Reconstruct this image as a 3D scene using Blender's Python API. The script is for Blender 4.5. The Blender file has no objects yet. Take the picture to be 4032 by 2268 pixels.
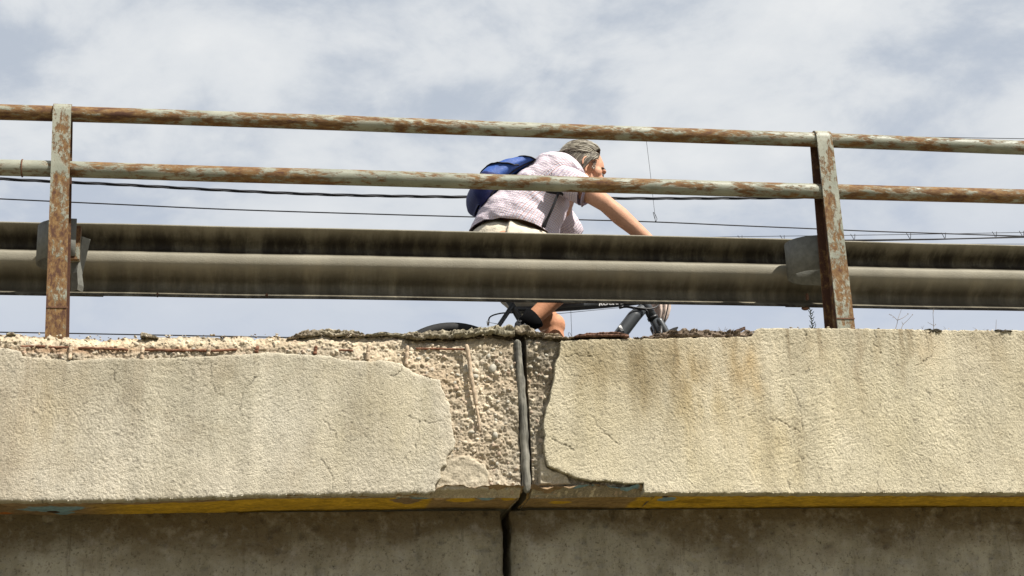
import bpy, math, random
import numpy as np
from mathutils import Vector, Matrix

random.seed(7)
rng = np.random.default_rng(11)
sc = bpy.context.scene
col = sc.collection

# ------------------------------------------------------------------ camera
F_PX = 6350.0
ax = np.array([35834, 614, 6350.0]); ax /= np.linalg.norm(ax)
az = np.array([-801, -18939, 6350.0]); az /= np.linalg.norm(az)
ax -= az * (ax @ az); ax /= np.linalg.norm(ax)
ay = np.cross(az, ax)
CAM_AXES = np.array([ax, ay, az])           # rows: world axes seen from the camera
EYE = np.array([0.0, -5.8, 1.6])            # eye height above the ground, metres in front of the bridge
cam_data = bpy.data.cameras.new("camera")
cam_data.sensor_width = 36.0
cam_data.lens = F_PX / 4032.0 * 36.0
cam_data.clip_start = 0.05
cam_data.clip_end = 3000.0
cam = bpy.data.objects.new("camera", cam_data)
col.objects.link(cam)
mw = Matrix.Identity(4)
for r in range(3):
    mw[r][0] = CAM_AXES[r, 0]; mw[r][1] = -CAM_AXES[r, 1]; mw[r][2] = -CAM_AXES[r, 2]; mw[r][3] = EYE[r]
cam.matrix_world = mw
sc.camera = cam

# ------------------------------------------------------------------ world, sun, exposure
SUN_AZ, SUN_EL = math.radians(47), math.radians(53.5)   # azimuth from the bridge face's normal towards the right
sun_dir = Vector((math.sin(SUN_AZ) * math.cos(SUN_EL), -math.cos(SUN_AZ) * math.cos(SUN_EL), math.sin(SUN_EL)))
world = bpy.data.worlds.new("World"); sc.world = world
world.use_nodes = True
wt = world.node_tree; wt.nodes.clear()


def wn(t, **kw):
    n = wt.nodes.new(t)
    for k, v in kw.items():
        setattr(n, k, v)
    return n


def wmath(op, a, b=None, c=None, clamp=False):
    n = wn('ShaderNodeMath', operation=op); n.use_clamp = clamp
    for i, v in enumerate((a, b, c)):
        if v is None:
            continue
        if isinstance(v, (int, float)):
            n.inputs[i].default_value = v
        else:
            wt.links.new(v, n.inputs[i])
    return n.outputs[0]


w_out = wn('ShaderNodeOutputWorld'); w_bg = wn('ShaderNodeBackground')
w_bg.inputs['Strength'].default_value = 0.1
sky = wn('ShaderNodeTexSky', sky_type='NISHITA'); sky.sun_disc = False
sky.sun_elevation = SUN_EL
sky.sun_rotation = math.atan2(sun_dir.x, sun_dir.y)
sky.air_density = 1.0; sky.dust_density = 2.0
w_tc = wn('ShaderNodeTexCoord')
w_sep = wn('ShaderNodeSeparateXYZ'); wt.links.new(w_tc.outputs['Generated'], w_sep.inputs[0])
zc = wmath('ADD', wmath('MAXIMUM', w_sep.outputs[2], 0.0), 0.28)       # flattened dome: clouds lie on a layer
w_comb = wn('ShaderNodeCombineXYZ')
wt.links.new(wmath('DIVIDE', w_sep.outputs[0], zc), w_comb.inputs[0])
wt.links.new(wmath('DIVIDE', w_sep.outputs[1], zc), w_comb.inputs[1])


def wnoise(scale, detail, rough, off, dist=0.0):
    mp = wn('ShaderNodeMapping'); mp.inputs['Location'].default_value = off
    wt.links.new(w_comb.outputs[0], mp.inputs[0])
    n = wn('ShaderNodeTexNoise'); n.inputs['Scale'].default_value = scale
    n.inputs['Detail'].default_value = detail; n.inputs['Roughness'].default_value = rough
    n.inputs['Distortion'].default_value = dist
    wt.links.new(mp.outputs[0], n.inputs['Vector'])
    return n.outputs['Fac']


def wramp(v, a, b):
    m = wn('ShaderNodeMapRange'); m.interpolation_type = 'SMOOTHSTEP'
    m.inputs['From Min'].default_value = a; m.inputs['From Max'].default_value = b
    wt.links.new(v, m.inputs['Value'])
    return m.outputs['Result']


def wmix(f, a, b):
    m = wn('ShaderNodeMix', data_type='RGBA')
    for s, v in ((m.inputs['Factor'], f), (m.inputs[6], a), (m.inputs[7], b)):
        if isinstance(v, (int, float)):
            s.default_value = v
        elif isinstance(v, tuple):
            s.default_value = v
        else:
            wt.links.new(v, s)
    return m.outputs[2]


big = wnoise(2.1, 6, 0.55, (3.1, 0.6, 0.0), 0.3)
puff = wnoise(5.2, 10, 0.58, (0.4, 2.7, 1.0), 0.35)
fine = wnoise(15.0, 8, 0.6, (0.3, 2.2, 4.0), 0.3)
dens = wmath('ADD', wmath('ADD', wmath('MULTIPLY', big, 0.45), wmath('MULTIPLY', puff, 0.44)), wmath('MULTIPLY', fine, 0.14))
white = wramp(dens, 0.43, 0.54)                                        # lit white cloud against the blue-grey veil
glow = wramp(dens, 0.50, 0.66)
veil = wmix(wramp(w_sep.outputs[2], 0.16, 0.46), (2.95, 3.20, 3.78, 1), (2.55, 2.80, 3.16, 1))
base_c = wmix(0.93, sky.outputs['Color'], veil)
cl = wmix(glow, (3.58, 3.74, 3.92, 1), (4.22, 4.30, 4.34, 1))
sky_c = wmix(wmath('MULTIPLY', white, wmath('MULTIPLY_ADD', wramp(w_sep.outputs[2], 0.27, 0.41), 0.78, 0.22)), base_c, cl)
wt.links.new(sky_c, w_bg.inputs['Color'])
wt.links.new(w_bg.outputs[0], w_out.inputs[0])

sun_data = bpy.data.lights.new("sun", 'SUN')
sun_data.energy = 4.5; sun_data.angle = math.radians(0.53); sun_data.color = (1.0, 0.955, 0.875)
sun = bpy.data.objects.new("sun", sun_data); col.objects.link(sun)
sun.rotation_euler = sun_dir.to_track_quat('Z', 'Y').to_euler()
sun.location = (10, -10, 20)
sc.view_settings.view_transform = 'Standard'
sc.view_settings.look = 'None'
sc.view_settings.exposure = 1.0
sc.view_settings.gamma = 1.0
sc.view_settings.use_curve_mapping = False
sc.render.engine = 'CYCLES'


# ------------------------------------------------------------------ helpers
def at(px, py, Y):
    """point of the vertical plane y = Y (parallel to the bridge) met by the sight line through a photo pixel"""
    v = CAM_AXES @ np.array([(px - 2016.0) / F_PX, (py - 1134.0) / F_PX, 1.0])
    return EYE + v * ((Y - EYE[1]) / v[1])


def pl(pts, Y):
    return np.array([at(x, y, Y) for x, y in pts])


def hash01(ix, iy, iz, seed):
    h = (ix.astype(np.int64) * 374761393 + iy.astype(np.int64) * 668265263 + iz.astype(np.int64) * 2147483647 + seed * 1274126177) & 0xFFFFFFFF
    h = ((h ^ (h >> 13)) * 1274126177) & 0xFFFFFFFF
    h = (h ^ (h >> 16)) & 0xFFFFFFFF
    return h / 4294967295.0


def vnoise(x, y, z=None, seed=0):
    x, y = np.broadcast_arrays(np.asarray(x, float), np.asarray(y, float))
    two = z is None
    ix, iy = np.floor(x), np.floor(y)
    fx, fy = x - ix, y - iy
    fx = fx * fx * fx * (fx * (fx * 6 - 15) + 10); fy = fy * fy * fy * (fy * (fy * 6 - 15) + 10)
    ix = ix.astype(np.int64); iy = iy.astype(np.int64)

    def layer(iz):
        a = hash01(ix, iy, iz, seed); b = hash01(ix + 1, iy, iz, seed)
        c = hash01(ix, iy + 1, iz, seed); d = hash01(ix + 1, iy + 1, iz, seed)
        return (a * (1 - fx) + b * fx) * (1 - fy) + (c * (1 - fx) + d * fx) * fy
    if two:
        return layer(np.zeros_like(ix)) * 2 - 1
    z = np.broadcast_to(np.asarray(z, float), x.shape)
    iz = np.floor(z); fz = z - iz; fz = fz * fz * (3 - 2 * fz); iz = iz.astype(np.int64)
    return (layer(iz) * (1 - fz) + layer(iz + 1) * fz) * 2 - 1


def fbm(x, y, z=None, seed=0, octv=4, gain=0.5):
    s, a, t, f = 0.0, 1.0, 0.0, 1.0
    for o in range(octv):
        s = s + a * vnoise(x * f, y * f, None if z is None else z * f, seed + o * 17)
        t += a; a *= gain; f *= 2.03
    return s / t


def sstep(a, b, x):
    t = np.clip((x - a) / (b - a), 0, 1)
    return t * t * (3 - 2 * t)


def seg_dist(P, poly, closed=False):
    d = np.full(len(P), 1e9)
    n = len(poly)
    for i in range(n if closed else n - 1):
        a, b = poly[i], poly[(i + 1) % n]
        ab = b - a; L = ab @ ab + 1e-12
        t = np.clip(((P - a) @ ab) / L, 0, 1)
        d = np.minimum(d, np.hypot(*(P - a - t[:, None] * ab).T))
    return d


def inside(P, poly):
    c = np.zeros(len(P), bool); n = len(poly)
    for i in range(n):
        a, b = poly[i], poly[(i + 1) % n]
        if a[1] == b[1]:
            continue
        m = (a[1] > P[:, 1]) != (b[1] > P[:, 1])
        xc = a[0] + (P[:, 1] - a[1]) * (b[0] - a[0]) / (b[1] - a[1])
        c ^= m & (P[:, 0] < xc)
    return c


def sdf(P, poly):
    d = seg_dist(P, poly, True)
    return np.where(inside(P, poly), d, -d)


def mesh_obj(name, V, F, mat, parent=None, tint=None, smooth=True):
    me = bpy.data.meshes.new(name)
    me.from_pydata(np.asarray(V, float).tolist(), [], F if isinstance(F, list) else F.tolist())
    if tint is not None:
        at_ = me.attributes.new("tint", 'FLOAT_COLOR', 'POINT')
        c = np.ones((len(V), 4), np.float32); c[:, :3] = tint
        at_.data.foreach_set("color", c.ravel())
    if smooth:
        me.polygons.foreach_set("use_smooth", [True] * len(me.polygons))
    me.materials.append(mat)
    me.update()
    o = bpy.data.objects.new(name, me)
    col.objects.link(o)
    adopt(o, parent)
    return o


def adopt(o, parent):
    if parent is not None:
        o.parent = parent
        if parent.parent is None and parent.type == 'EMPTY':
            o.location = o.location - parent.location
    return o


def thing(name, label, cat, loc, group=None):
    o = bpy.data.objects.new(name, None); o.empty_display_size = 0.1
    col.objects.link(o); o.location = loc
    o['label'] = label; o['category'] = cat
    if group:
        o['group'] = group
    return o


def tag(o, label=None, cat=None, group=None, kind=None):
    for k, v in (('label', label), ('category', cat), ('group', group), ('kind', kind)):
        if v:
            o[k] = v
    return o


class MB:
    """collects shapes for one mesh"""
    def __init__(s):
        s.V = []; s.F = []; s.n = 0

    def add(s, V, F):
        V = np.asarray(V, float)
        s.F += [[i + s.n for i in f] for f in (F if isinstance(F, list) else F.tolist())]
        s.V.append(V); s.n += len(V); return s

    def box(s, lo, hi, bev=0.0):
        x0, y0, z0 = lo; x1, y1, z1 = hi
        if bev <= 0:
            V = [(x0, y0, z0), (x1, y0, z0), (x1, y1, z0), (x0, y1, z0), (x0, y0, z1), (x1, y0, z1), (x1, y1, z1), (x0, y1, z1)]
            return s.add(V, [[0, 3, 2, 1], [4, 5, 6, 7], [0, 1, 5, 4], [1, 2, 6, 5], [2, 3, 7, 6], [3, 0, 4, 7]])
        b = bev; V = []; F = []
        for z, i in ((z0, b), (z0 + b, 0), (z1 - b, 0), (z1, b)):
            V += [(x0 + i, y0 + i, z), (x1 - i, y0 + i, z), (x1 - i, y1 - i, z), (x0 + i, y1 - i, z)]
        F = [[3, 2, 1, 0], [12, 13, 14, 15]]
        for k in range(3):
            for j in range(4):
                F.append([k * 4 + j, k * 4 + (j + 1) % 4, k * 4 + 4 + (j + 1) % 4, k * 4 + 4 + j])
        return s.add(V, F)

    def tube(s, pts, rad, n=10, cap=True, round_ends=False, flat=1.0, up=None):
        V, F = tube(pts, rad, n, cap, round_ends, flat, up)
        return s.add(V, F)

    def ball(s, c, r, n=10, m=14, rot=None):
        V, F = ellipsoid(c, r, n, m, rot)
        return s.add(V, F)

    def build(s, name, mat, parent=None, tint=None, smooth=True):
        return mesh_obj(name, np.concatenate(s.V), s.F, mat, parent, tint, smooth)


def tube(pts, rad, n=10, cap=True, round_ends=False, flat=1.0, up=None):
    P = np.asarray(pts, float)
    R = np.full(len(P), rad, float) if np.isscalar(rad) else np.asarray(rad, float)
    if round_ends:
        def ends(p, q, r):
            d = (p - q) / (np.linalg.norm(p - q) + 1e-12)
            return [(p + d * r * math.sin(a), r * math.cos(a)) for a in (0.5, 0.95, 1.3)]
        a = ends(P[0], P[1], R[0])[::-1]; b = ends(P[-1], P[-2], R[-1])
        P = np.array([x[0] for x in a] + list(P) + [x[0] for x in b])
        R = np.array([x[1] for x in a] + list(R) + [x[1] for x in b])
    T = np.gradient(P, axis=0); T /= np.linalg.norm(T, axis=1)[:, None] + 1e-12
    u = np.array(up, float) if up is not None else (np.array([0, 0, 1.0]) if abs(T[0][2]) < 0.9 else np.array([0, 1.0, 0]))
    V = []
    for i in range(len(P)):
        u = u - T[i] * (u @ T[i]); u /= np.linalg.norm(u) + 1e-12
        w = np.cross(T[i], u)
        a = np.arange(n) * 2 * math.pi / n
        V.append(P[i] + R[i] * (np.cos(a)[:, None] * u * flat + np.sin(a)[:, None] * w))
    V = np.concatenate(V); F = []
    for i in range(len(P) - 1):
        for j in range(n):
            F.append([i * n + j, i * n + (j + 1) % n, (i + 1) * n + (j + 1) % n, (i + 1) * n + j])
    if cap:
        F.append(list(range(n))[::-1]); F.append([(len(P) - 1) * n + j for j in range(n)])
    return V, F


def ellipsoid(c, r, n=10, m=14, rot=None):
    r = np.array([r, r, r], float) if np.isscalar(r) else np.array(r, float)
    V = [(0, 0, -1)]
    for i in range(1, n):
        t = -math.pi / 2 + math.pi * i / n
        for j in range(m):
            p = 2 * math.pi * j / m
            V.append((math.cos(t) * math.cos(p), math.cos(t) * math.sin(p), math.sin(t)))
    V.append((0, 0, 1)); V = np.array(V) * r
    if rot is not None:
        V = V @ np.asarray(rot)       # rows of rot: the local axes in the world
    F = []
    for j in range(m):
        F.append([0, 1 + (j + 1) % m, 1 + j])
        F.append([len(V) - 1, 1 + (n - 2) * m + j, 1 + (n - 2) * m + (j + 1) % m])
    for i in range(n - 2):
        for j in range(m):
            F.append([1 + i * m + j, 1 + i * m + (j + 1) % m, 1 + (i + 1) * m + (j + 1) % m, 1 + (i + 1) * m + j])
    return V + np.array(c, float), F


def spline(pts, k=8):
    P = np.asarray(pts, float); out = []
    Q = np.vstack([2 * P[0] - P[1], P, 2 * P[-1] - P[-2]])
    for i in range(1, len(Q) - 2):
        for t in np.arange(k) / k:
            a, b, c, d = Q[i - 1], Q[i], Q[i + 1], Q[i + 2]
            out.append(0.5 * ((2 * b) + (c - a) * t + (2 * a - 5 * b + 4 * c - d) * t * t + (3 * b - a - 3 * c + d) * t ** 3))
    out.append(P[-1])
    return np.array(out)


# ------------------------------------------------------------------ materials
class NM:
    def __init__(s, name):
        s.m = bpy.data.materials.new(name); s.m.use_nodes = True
        s.t = s.m.node_tree; s.b = s.t.nodes['Principled BSDF']
        s.tc = s.t.nodes.new('ShaderNodeTexCoord').outputs['Object']

    def link(s, v, sock):
        if isinstance(v, (int, float)):
            sock.default_value = v
        elif isinstance(v, tuple):
            sock.default_value = v if len(v) == 4 or sock.type == 'VECTOR' else v + (1,)
        else:
            s.t.links.new(v, sock)

    def map(s, scale=(1, 1, 1), loc=(0, 0, 0), rot=(0, 0, 0), src=None):
        n = s.t.nodes.new('ShaderNodeMapping')
        n.inputs['Scale'].default_value = scale; n.inputs['Location'].default_value = loc
        n.inputs['Rotation'].default_value = rot
        s.t.links.new(src or s.tc, n.inputs[0]); return n.outputs[0]

    def noise(s, scale, detail=4, rough=0.55, vec=None, dist=0.0, color=False):
        n = s.t.nodes.new('ShaderNodeTexNoise')
        for k, v in (('Scale', scale), ('Detail', detail), ('Roughness', rough), ('Distortion', dist)):
            n.inputs[k].default_value = v
        s.t.links.new(vec or s.tc, n.inputs['Vector']); return n.outputs['Color' if color else 'Fac']

    def voro(s, scale, vec=None, feature='F1'):
        n = s.t.nodes.new('ShaderNodeTexVoronoi'); n.feature = feature
        n.inputs['Scale'].default_value = scale
        s.t.links.new(vec or s.tc, n.inputs['Vector']); return n.outputs['Distance']

    def rng(s, v, a, b, c=0.0, d=1.0):
        n = s.t.nodes.new('ShaderNodeMapRange'); n.interpolation_type = 'SMOOTHSTEP'
        for k, x in (('From Min', a), ('From Max', b), ('To Min', c), ('To Max', d)):
            n.inputs[k].default_value = x
        s.t.links.new(v, n.inputs['Value']); return n.outputs['Result']

    def math(s, op, a, b=0.0):
        n = s.t.nodes.new('ShaderNodeMath'); n.operation = op
        s.link(a, n.inputs[0]); s.link(b, n.inputs[1]); return n.outputs[0]

    def mix(s, f, a, b, mode='MIX'):
        n = s.t.nodes.new('ShaderNodeMix'); n.data_type = 'RGBA'; n.blend_type = mode
        s.link(f, n.inputs['Factor']); s.link(a, n.inputs[6]); s.link(b, n.inputs[7]); return n.outputs[2]

    def attr(s, name):
        n = s.t.nodes.new('ShaderNodeAttribute'); n.attribute_name = name; return n.outputs['Color']

    def bump(s, h, dist, strength=1.0):
        n = s.t.nodes.new('ShaderNodeBump'); n.inputs['Distance'].default_value = dist
        n.inputs['Strength'].default_value = strength
        s.t.links.new(h, n.inputs['Height']); s.t.links.new(n.outputs[0], s.b.inputs['Normal']); return s

    def done(s, color, rough=0.8, metal=0.0, spec=0.3):
        s.link(color, s.b.inputs['Base Color']); s.link(rough, s.b.inputs['Roughness'])
        s.link(metal, s.b.inputs['Metallic']); s.b.inputs['Specular IOR Level'].default_value = spec
        return s.m


def simple(name, colr, rough=0.6, metal=0.0, spec=0.4, var=0.15, scale=30, bump=0.0):
    n = NM(name)
    f = n.noise(scale, 5, 0.6)
    c = n.mix(n.rng(f, 0.3, 0.7), tuple(x * (1 - var) for x in colr), tuple(min(1, x * (1 + var)) for x in colr))
    if bump:
        n.bump(n.noise(scale * 4, 3), bump)
    return n.done(c, rough, metal, spec)


def m_tinted(name, fine_scale, bump_d, var=0.25, rough=0.92, aniso=(1, 1, 1)):
    n = NM(name)
    v = n.map(aniso)
    f1 = n.noise(fine_scale, 6, 0.65, v); f2 = n.noise(fine_scale * 0.12, 5, 0.6)
    k = n.math('ADD', n.rng(f1, 0.25, 0.75, 1 - var, 1 + var), n.rng(f2, 0.3, 0.7, -0.08, 0.08))
    cc = n.t.nodes.new('ShaderNodeCombineColor')
    for i in range(3):
        n.t.links.new(k, cc.inputs[i])
    c = n.mix(1.0, n.attr('tint'), cc.outputs[0], 'MULTIPLY')
    n.bump(f1, bump_d)
    return n.done(c, rough, 0, 0.15)


M_plaster = m_tinted('plaster_paint', 200, 0.0045, 0.24)
M_core = m_tinted('spalled_concrete', 150, 0.003, 0.30)
M_soffit = m_tinted('soffit_paint', 60, 0.003, 0.25)
M_crust = m_tinted('dirt_crust', 130, 0.004, 0.4)
M_skin = m_tinted('skin', 120, 0.0008, 0.10, 0.55)
M_hair = m_tinted('grey_hair', 300, 0.001, 0.2, 0.5)
M_pebble = simple('pebble_stone', (0.47, 0.40, 0.30), 0.75, 0, 0.3, 0.2, 18, 0.001)
M_pebble2 = simple('grey_pebble_stone', (0.37, 0.345, 0.285), 0.75, 0, 0.3, 0.2, 18, 0.001)


def m_girder():
    n = NM('girder_concrete')
    st = n.noise(9, 6, 0.62, n.map((1, 1, 0.22)))
    big = n.noise(2.2, 6, 0.6, n.map((1, 1, 1.6), (4, 0, 1)))
    fine = n.noise(95, 6, 0.7)
    sp = n.t.nodes.new('ShaderNodeSeparateXYZ'); n.t.links.new(n.tc, sp.inputs[0])
    # damp brown run-off from the joint above: stain and painted overhang shade with a ragged lower edge
    zz = n.math('ADD', sp.outputs[2], n.math('MULTIPLY', n.math('SUBTRACT', big, 0.5), 0.42))
    zz = n.math('ADD', zz, n.math('MULTIPLY', n.math('SUBTRACT', st, 0.5), 0.25))
    damp_shade = n.rng(zz, 2.56, 2.69)
    c = n.mix(n.rng(st, 0.3, 0.7), (0.27, 0.243, 0.178), (0.45, 0.415, 0.325))
    c = n.mix(n.math('MULTIPLY', damp_shade, 0.85), c, (0.13, 0.095, 0.05))
    c = n.mix(n.rng(fine, 0.52, 0.72), c, (0.10, 0.08, 0.055))
    c = n.mix(n.rng(n.noise(30, 6, 0.7, n.map((1, 1, 0.10), (2, 0, 0))), 0.56, 0.72, 0, 0.7), c, (0.12, 0.095, 0.06))
    c = n.mix(n.rng(n.noise(14, 7, 0.7, n.map((1, 1, 1), (8, 8, 8))), 0.48, 0.72, 0, 0.55), c, (0.43, 0.40, 0.345))
    h = n.math('ADD', fine, n.math('MULTIPLY', n.noise(20, 6, 0.6), 2.0))
    n.bump(h, 0.010)
    return n.done(c, 0.95, 0, 0.1)


def m_rust(name, amt, axis=(1, 1, 1), seed=0.0):
    n = NM(name)
    lo = n.noise(1.7, 4, 0.6, n.map(axis, (seed, seed, 0)))
    v = n.map(axis, (seed + 3, 1, seed))
    f = n.noise(16, 9, 0.72, v, 0.3)
    f2 = n.noise(45, 7, 0.7, n.map(axis, (1, seed, 5)))
    t = n.math('ADD', n.math('ADD', n.math('MULTIPLY', f, 0.75), n.math('MULTIPLY', lo, 0.65)), n.math('MULTIPLY', f2, 0.55))
    mask = n.rng(t, 1.00 - amt, 1.11 - amt)
    deep = n.rng(t, 1.10 - amt, 1.24 - amt)
    paint = n.mix(n.rng(n.noise(6, 5, 0.6), 0.3, 0.7), (0.17, 0.178, 0.138), (0.26, 0.262, 0.207))
    rust = n.mix(n.rng(f2, 0.3, 0.7), (0.215, 0.125, 0.047), (0.115, 0.06, 0.027))
    rust = n.mix(deep, rust, (0.07, 0.032, 0.02))
    c = n.mix(mask, paint, rust)
    c = n.mix(n.rng(n.noise(90, 6, 0.75), 0.56, 0.70), c, (0.145, 0.082, 0.036))
    n.bump(n.math('ADD', n.math('MULTIPLY', mask, -0.6), n.math('MULTIPLY', f2, 0.7)), 0.0025)
    return n.done(c, n.rng(mask, 0, 1, 0.5, 0.9), 0, 0.3)


def m_guard():
    n = NM('weathered_zinc')
    sp = n.t.nodes.new('ShaderNodeSeparateXYZ'); n.t.links.new(n.tc, sp.inputs[0])
    streak = n.noise(42, 6, 0.65, n.map((1, 0.1, 0.06)))
    drip = n.noise(12, 5, 0.6, n.map((1, 0.2, 0.1), (3, 0, 0)))
    blot = n.noise(7, 8, 0.7, n.map((0.6, 1, 1)))
    # brown algae film plus painted shade on the faces that hang over
    att = n.attr('tint')
    asep = n.t.nodes.new('ShaderNodeSeparateColor'); n.t.links.new(att, asep.inputs[0])
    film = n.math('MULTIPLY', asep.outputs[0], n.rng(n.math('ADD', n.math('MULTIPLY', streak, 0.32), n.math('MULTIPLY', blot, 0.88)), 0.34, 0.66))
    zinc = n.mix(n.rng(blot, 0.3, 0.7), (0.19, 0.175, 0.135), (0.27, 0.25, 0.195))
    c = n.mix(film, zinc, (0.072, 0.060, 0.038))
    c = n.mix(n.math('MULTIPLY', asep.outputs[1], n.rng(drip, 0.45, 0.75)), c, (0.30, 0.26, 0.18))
    c = n.mix(n.math('MULTIPLY', asep.outputs[2], n.rng(n.noise(11, 6, 0.7, n.map((1, .3, .3))), 0.36, 0.60)), c, (0.022, 0.017, 0.011))  # near-black shade painted over the grime of the upper hollow
    n.bump(n.noise(160, 4), 0.0012)
    return n.done(c, 0.7, 0.15, 0.3)


M_girder = m_girder()
M_rail = m_rust('rusty_rail_paint', 0.12, (0.35, 1, 1), 2.0)
M_rail2 = m_rust('rusty_mid_rail_paint', 0.078, (0.35, 1, 1), 7.0)
M_web_shaded = m_rust('shaded_rusty_web', 0.26, (1, 1, .7), 9.0)  # extra rust and darkness stand in for shade on web and rear flange
M_post = m_rust('rusty_post_paint', 0.13, (1.3, 1.3, 0.7), 4.0)
M_guard = m_guard()
M_bracket = simple('grey_bracket_steel', (0.13, 0.13, 0.115), 0.75, 0, 0.3, 0.15, 40, 0.001)
M_bracket_lit = simple('lit_bracket_inside', (0.62, 0.60, 0.54), 0.7, 0, 0.3, 0.35, 60, 0.001)  # paler inner faces: sunlight painted into the colour
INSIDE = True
M_bolt = simple('rusty_bolt', (0.12, 0.06, 0.035), 0.8, 0.2, 0.3, 0.3, 60)
M_asphalt = simple('asphalt', (0.05, 0.05, 0.05), 0.95, 0, 0.2, 0.3, 60, 0.003)
M_plainconc = simple('plain_concrete', (0.33, 0.30, 0.24), 0.95, 0, 0.2, 0.2, 12, 0.003)
M_ground = simple('dry_ground', (0.15, 0.135, 0.085), 1.0, 0, 0.1, 0.35, 0.7, 0.02)
M_rebar = simple('rusty_rebar', (0.15, 0.07, 0.042), 0.9, 0, 0.2, 0.4, 60, 0.002)
M_limed = simple('lime_coated_rebar', (0.40, 0.31, 0.22), 0.9, 0, 0.2, 0.25, 60, 0.003)
M_wire = simple('black_cable', (0.012, 0.012, 0.016), 0.6, 0, 0.3)
M_wire_thin = simple('grey_wire', (0.05, 0.05, 0.055), 0.6, 0.3, 0.3)
M_weed = simple('dry_weed_stem', (0.17, 0.13, 0.09), 0.9)
M_weed_dark = simple('dark_weed_stem', (0.035, 0.04, 0.02), 0.9)


def m_joint():
    n = NM('joint_filler')
    f = n.noise(40, 6, 0.7, n.map((1, 1, 0.12))); g = n.noise(9, 5, 0.6)
    c = n.mix(n.rng(f, 0.35, 0.65), (0.05, 0.047, 0.04), (0.21, 0.20, 0.165))
    c = n.mix(n.rng(g, 0.5, 0.7, 0, 0.6), c, (0.30, 0.28, 0.24))
    n.bump(f, 0.006)
    return n.done(c, 0.85, 0, 0.25)


M_joint = m_joint()

# ------------------------------------------------------------------ ground, road, pier
H = 1.6
g = MB(); g.box((-600, -600, -0.4), (600, 600, 0.0))
tag(g.build('ground', M_ground, smooth=False), kind='structure')
ROAD = H + 1.50
YR = 1.10
r_ = MB(); r_.box((-14, 0.60, ROAD - 0.12), (14, 7.2, ROAD))
tag(r_.build('road', M_asphalt, smooth=False), kind='structure')
pr = thing('bridge_pier', 'plain concrete pier under the joint of the two bridge spans', 'pier', (0.9, 1.2, 0))
p_ = MB(); p_.box((0.5, 0.9, 0.0), (1.3, 6.0, H + 0.05), 0.03); p_.build('shaft', M_plainconc, pr, smooth=False)
p_ = MB(); p_.box((0.2, 0.7, H + 0.052), (1.6, 6.4, H + 0.19), 0.02); p_.build('cap', M_plainconc, pr, smooth=False)

# ------------------------------------------------------------------ the two spans of the overpass
CELL = 0.003
Z_SOF = H + 1.162


def ragged(poly, amp, step=0.012, seed=0, keep=lambda p: True):
    out = []
    n = len(poly)
    for i in range(n):
        a, b = poly[i], poly[(i + 1) % n]
        L = np.linalg.norm(b - a); k = max(1, int(L / step)) if L < 2.2 else 1
        for j in range(k):
            out.append(a + (b - a) * j / k)
    out = np.array(out)
    d = np.stack([fbm(out[:, 0] * 60, out[:, 1] * 60, None, seed, 3), fbm(out[:, 0] * 60, out[:, 1] * 60, None, seed + 5, 3)], 1)
    return out + d * amp


def xz(pts, Y=0.0):
    P = pl(pts, Y); return P[:, [0, 2]]


LX, RX = -9.0, 12.0
left_px = [(0, 1369), (84, 1383), (91, 1401), (169, 1408), (267, 1419), (337, 1415), (450, 1408), (555, 1412), (674, 1408), (759, 1405), (906, 1397),
           (1054, 1387), (1194, 1394), (1300, 1401), (1377, 1419), (1447, 1422), (1500, 1418), (1544, 1421), (1583, 1435), (1624, 1463), (1682, 1485),
           (1732, 1496), (1740, 1526), (1757, 1570), (1773, 1592), (1776, 1648), (1782, 1692), (1793, 1736), (1787, 1763), (1759, 1797), (1759, 1830),
           (1737, 1846), (1735, 1879), (1715, 1907), (1713, 1940), (1500, 1943), (1054, 1950), (773, 1960), (492, 1970), (250, 1972), (0, 1972)]
Lp = xz(left_px)
Lp = np.vstack([Lp, [[LX, Lp[-1, 1]], [LX, Lp[0, 1]]]])
right_px = [(2207, 1344), (2204, 1394), (2187, 1432), (2182, 1487), (2171, 1537), (2165, 1576), (2154, 1609), (2143, 1648), (2141, 1686), (2146, 1719),
            (2141, 1747), (2146, 1797), (2157, 1835), (2190, 1849), (2240, 1868), (2273, 1885), (2328, 1893), (2384, 1893), (2461, 1904), (2533, 1904),
            (2537, 1941), (2800, 1942), (3200, 1942), (4032, 1941)]
right_top = [(4032, 1303), (3600, 1299), (3330, 1294), (3000, 1293), (2978, 1299), (2957, 1325), (2860, 1329), (2600, 1334), (2350, 1338)]
Rp = xz(right_px); Rt = xz(right_top)
Rp = np.vstack([Rp, [[RX, Rp[-1, 1]], [RX, Rt[0, 1] + 0.02]], Rt])
Lpoly = ragged(Lp, 0.005, seed=3); Rpoly = ragged(Rp, 0.004, seed=9)
X_JL = at(2038, 1640, 0.03)[0] + 0.004
X_JR = at(2090, 1640, 0.03)[0] - 0.004
# second coat of render, a little lower than the plaster, near the foot of the broken patch
coat = ragged(xz([(1759, 1797), (1850, 1790), (1912, 1822), (1928, 1858), (1926, 1925), (1715, 1930), (1715, 1907)]), 0.006, seed=21)
coatR = ragged(xz([(2125, 1800), (2146, 1797), (2157, 1835), (2190, 1849), (2240, 1868), (2255, 1905), (2130, 1905)]), 0.006, seed=23)

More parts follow.
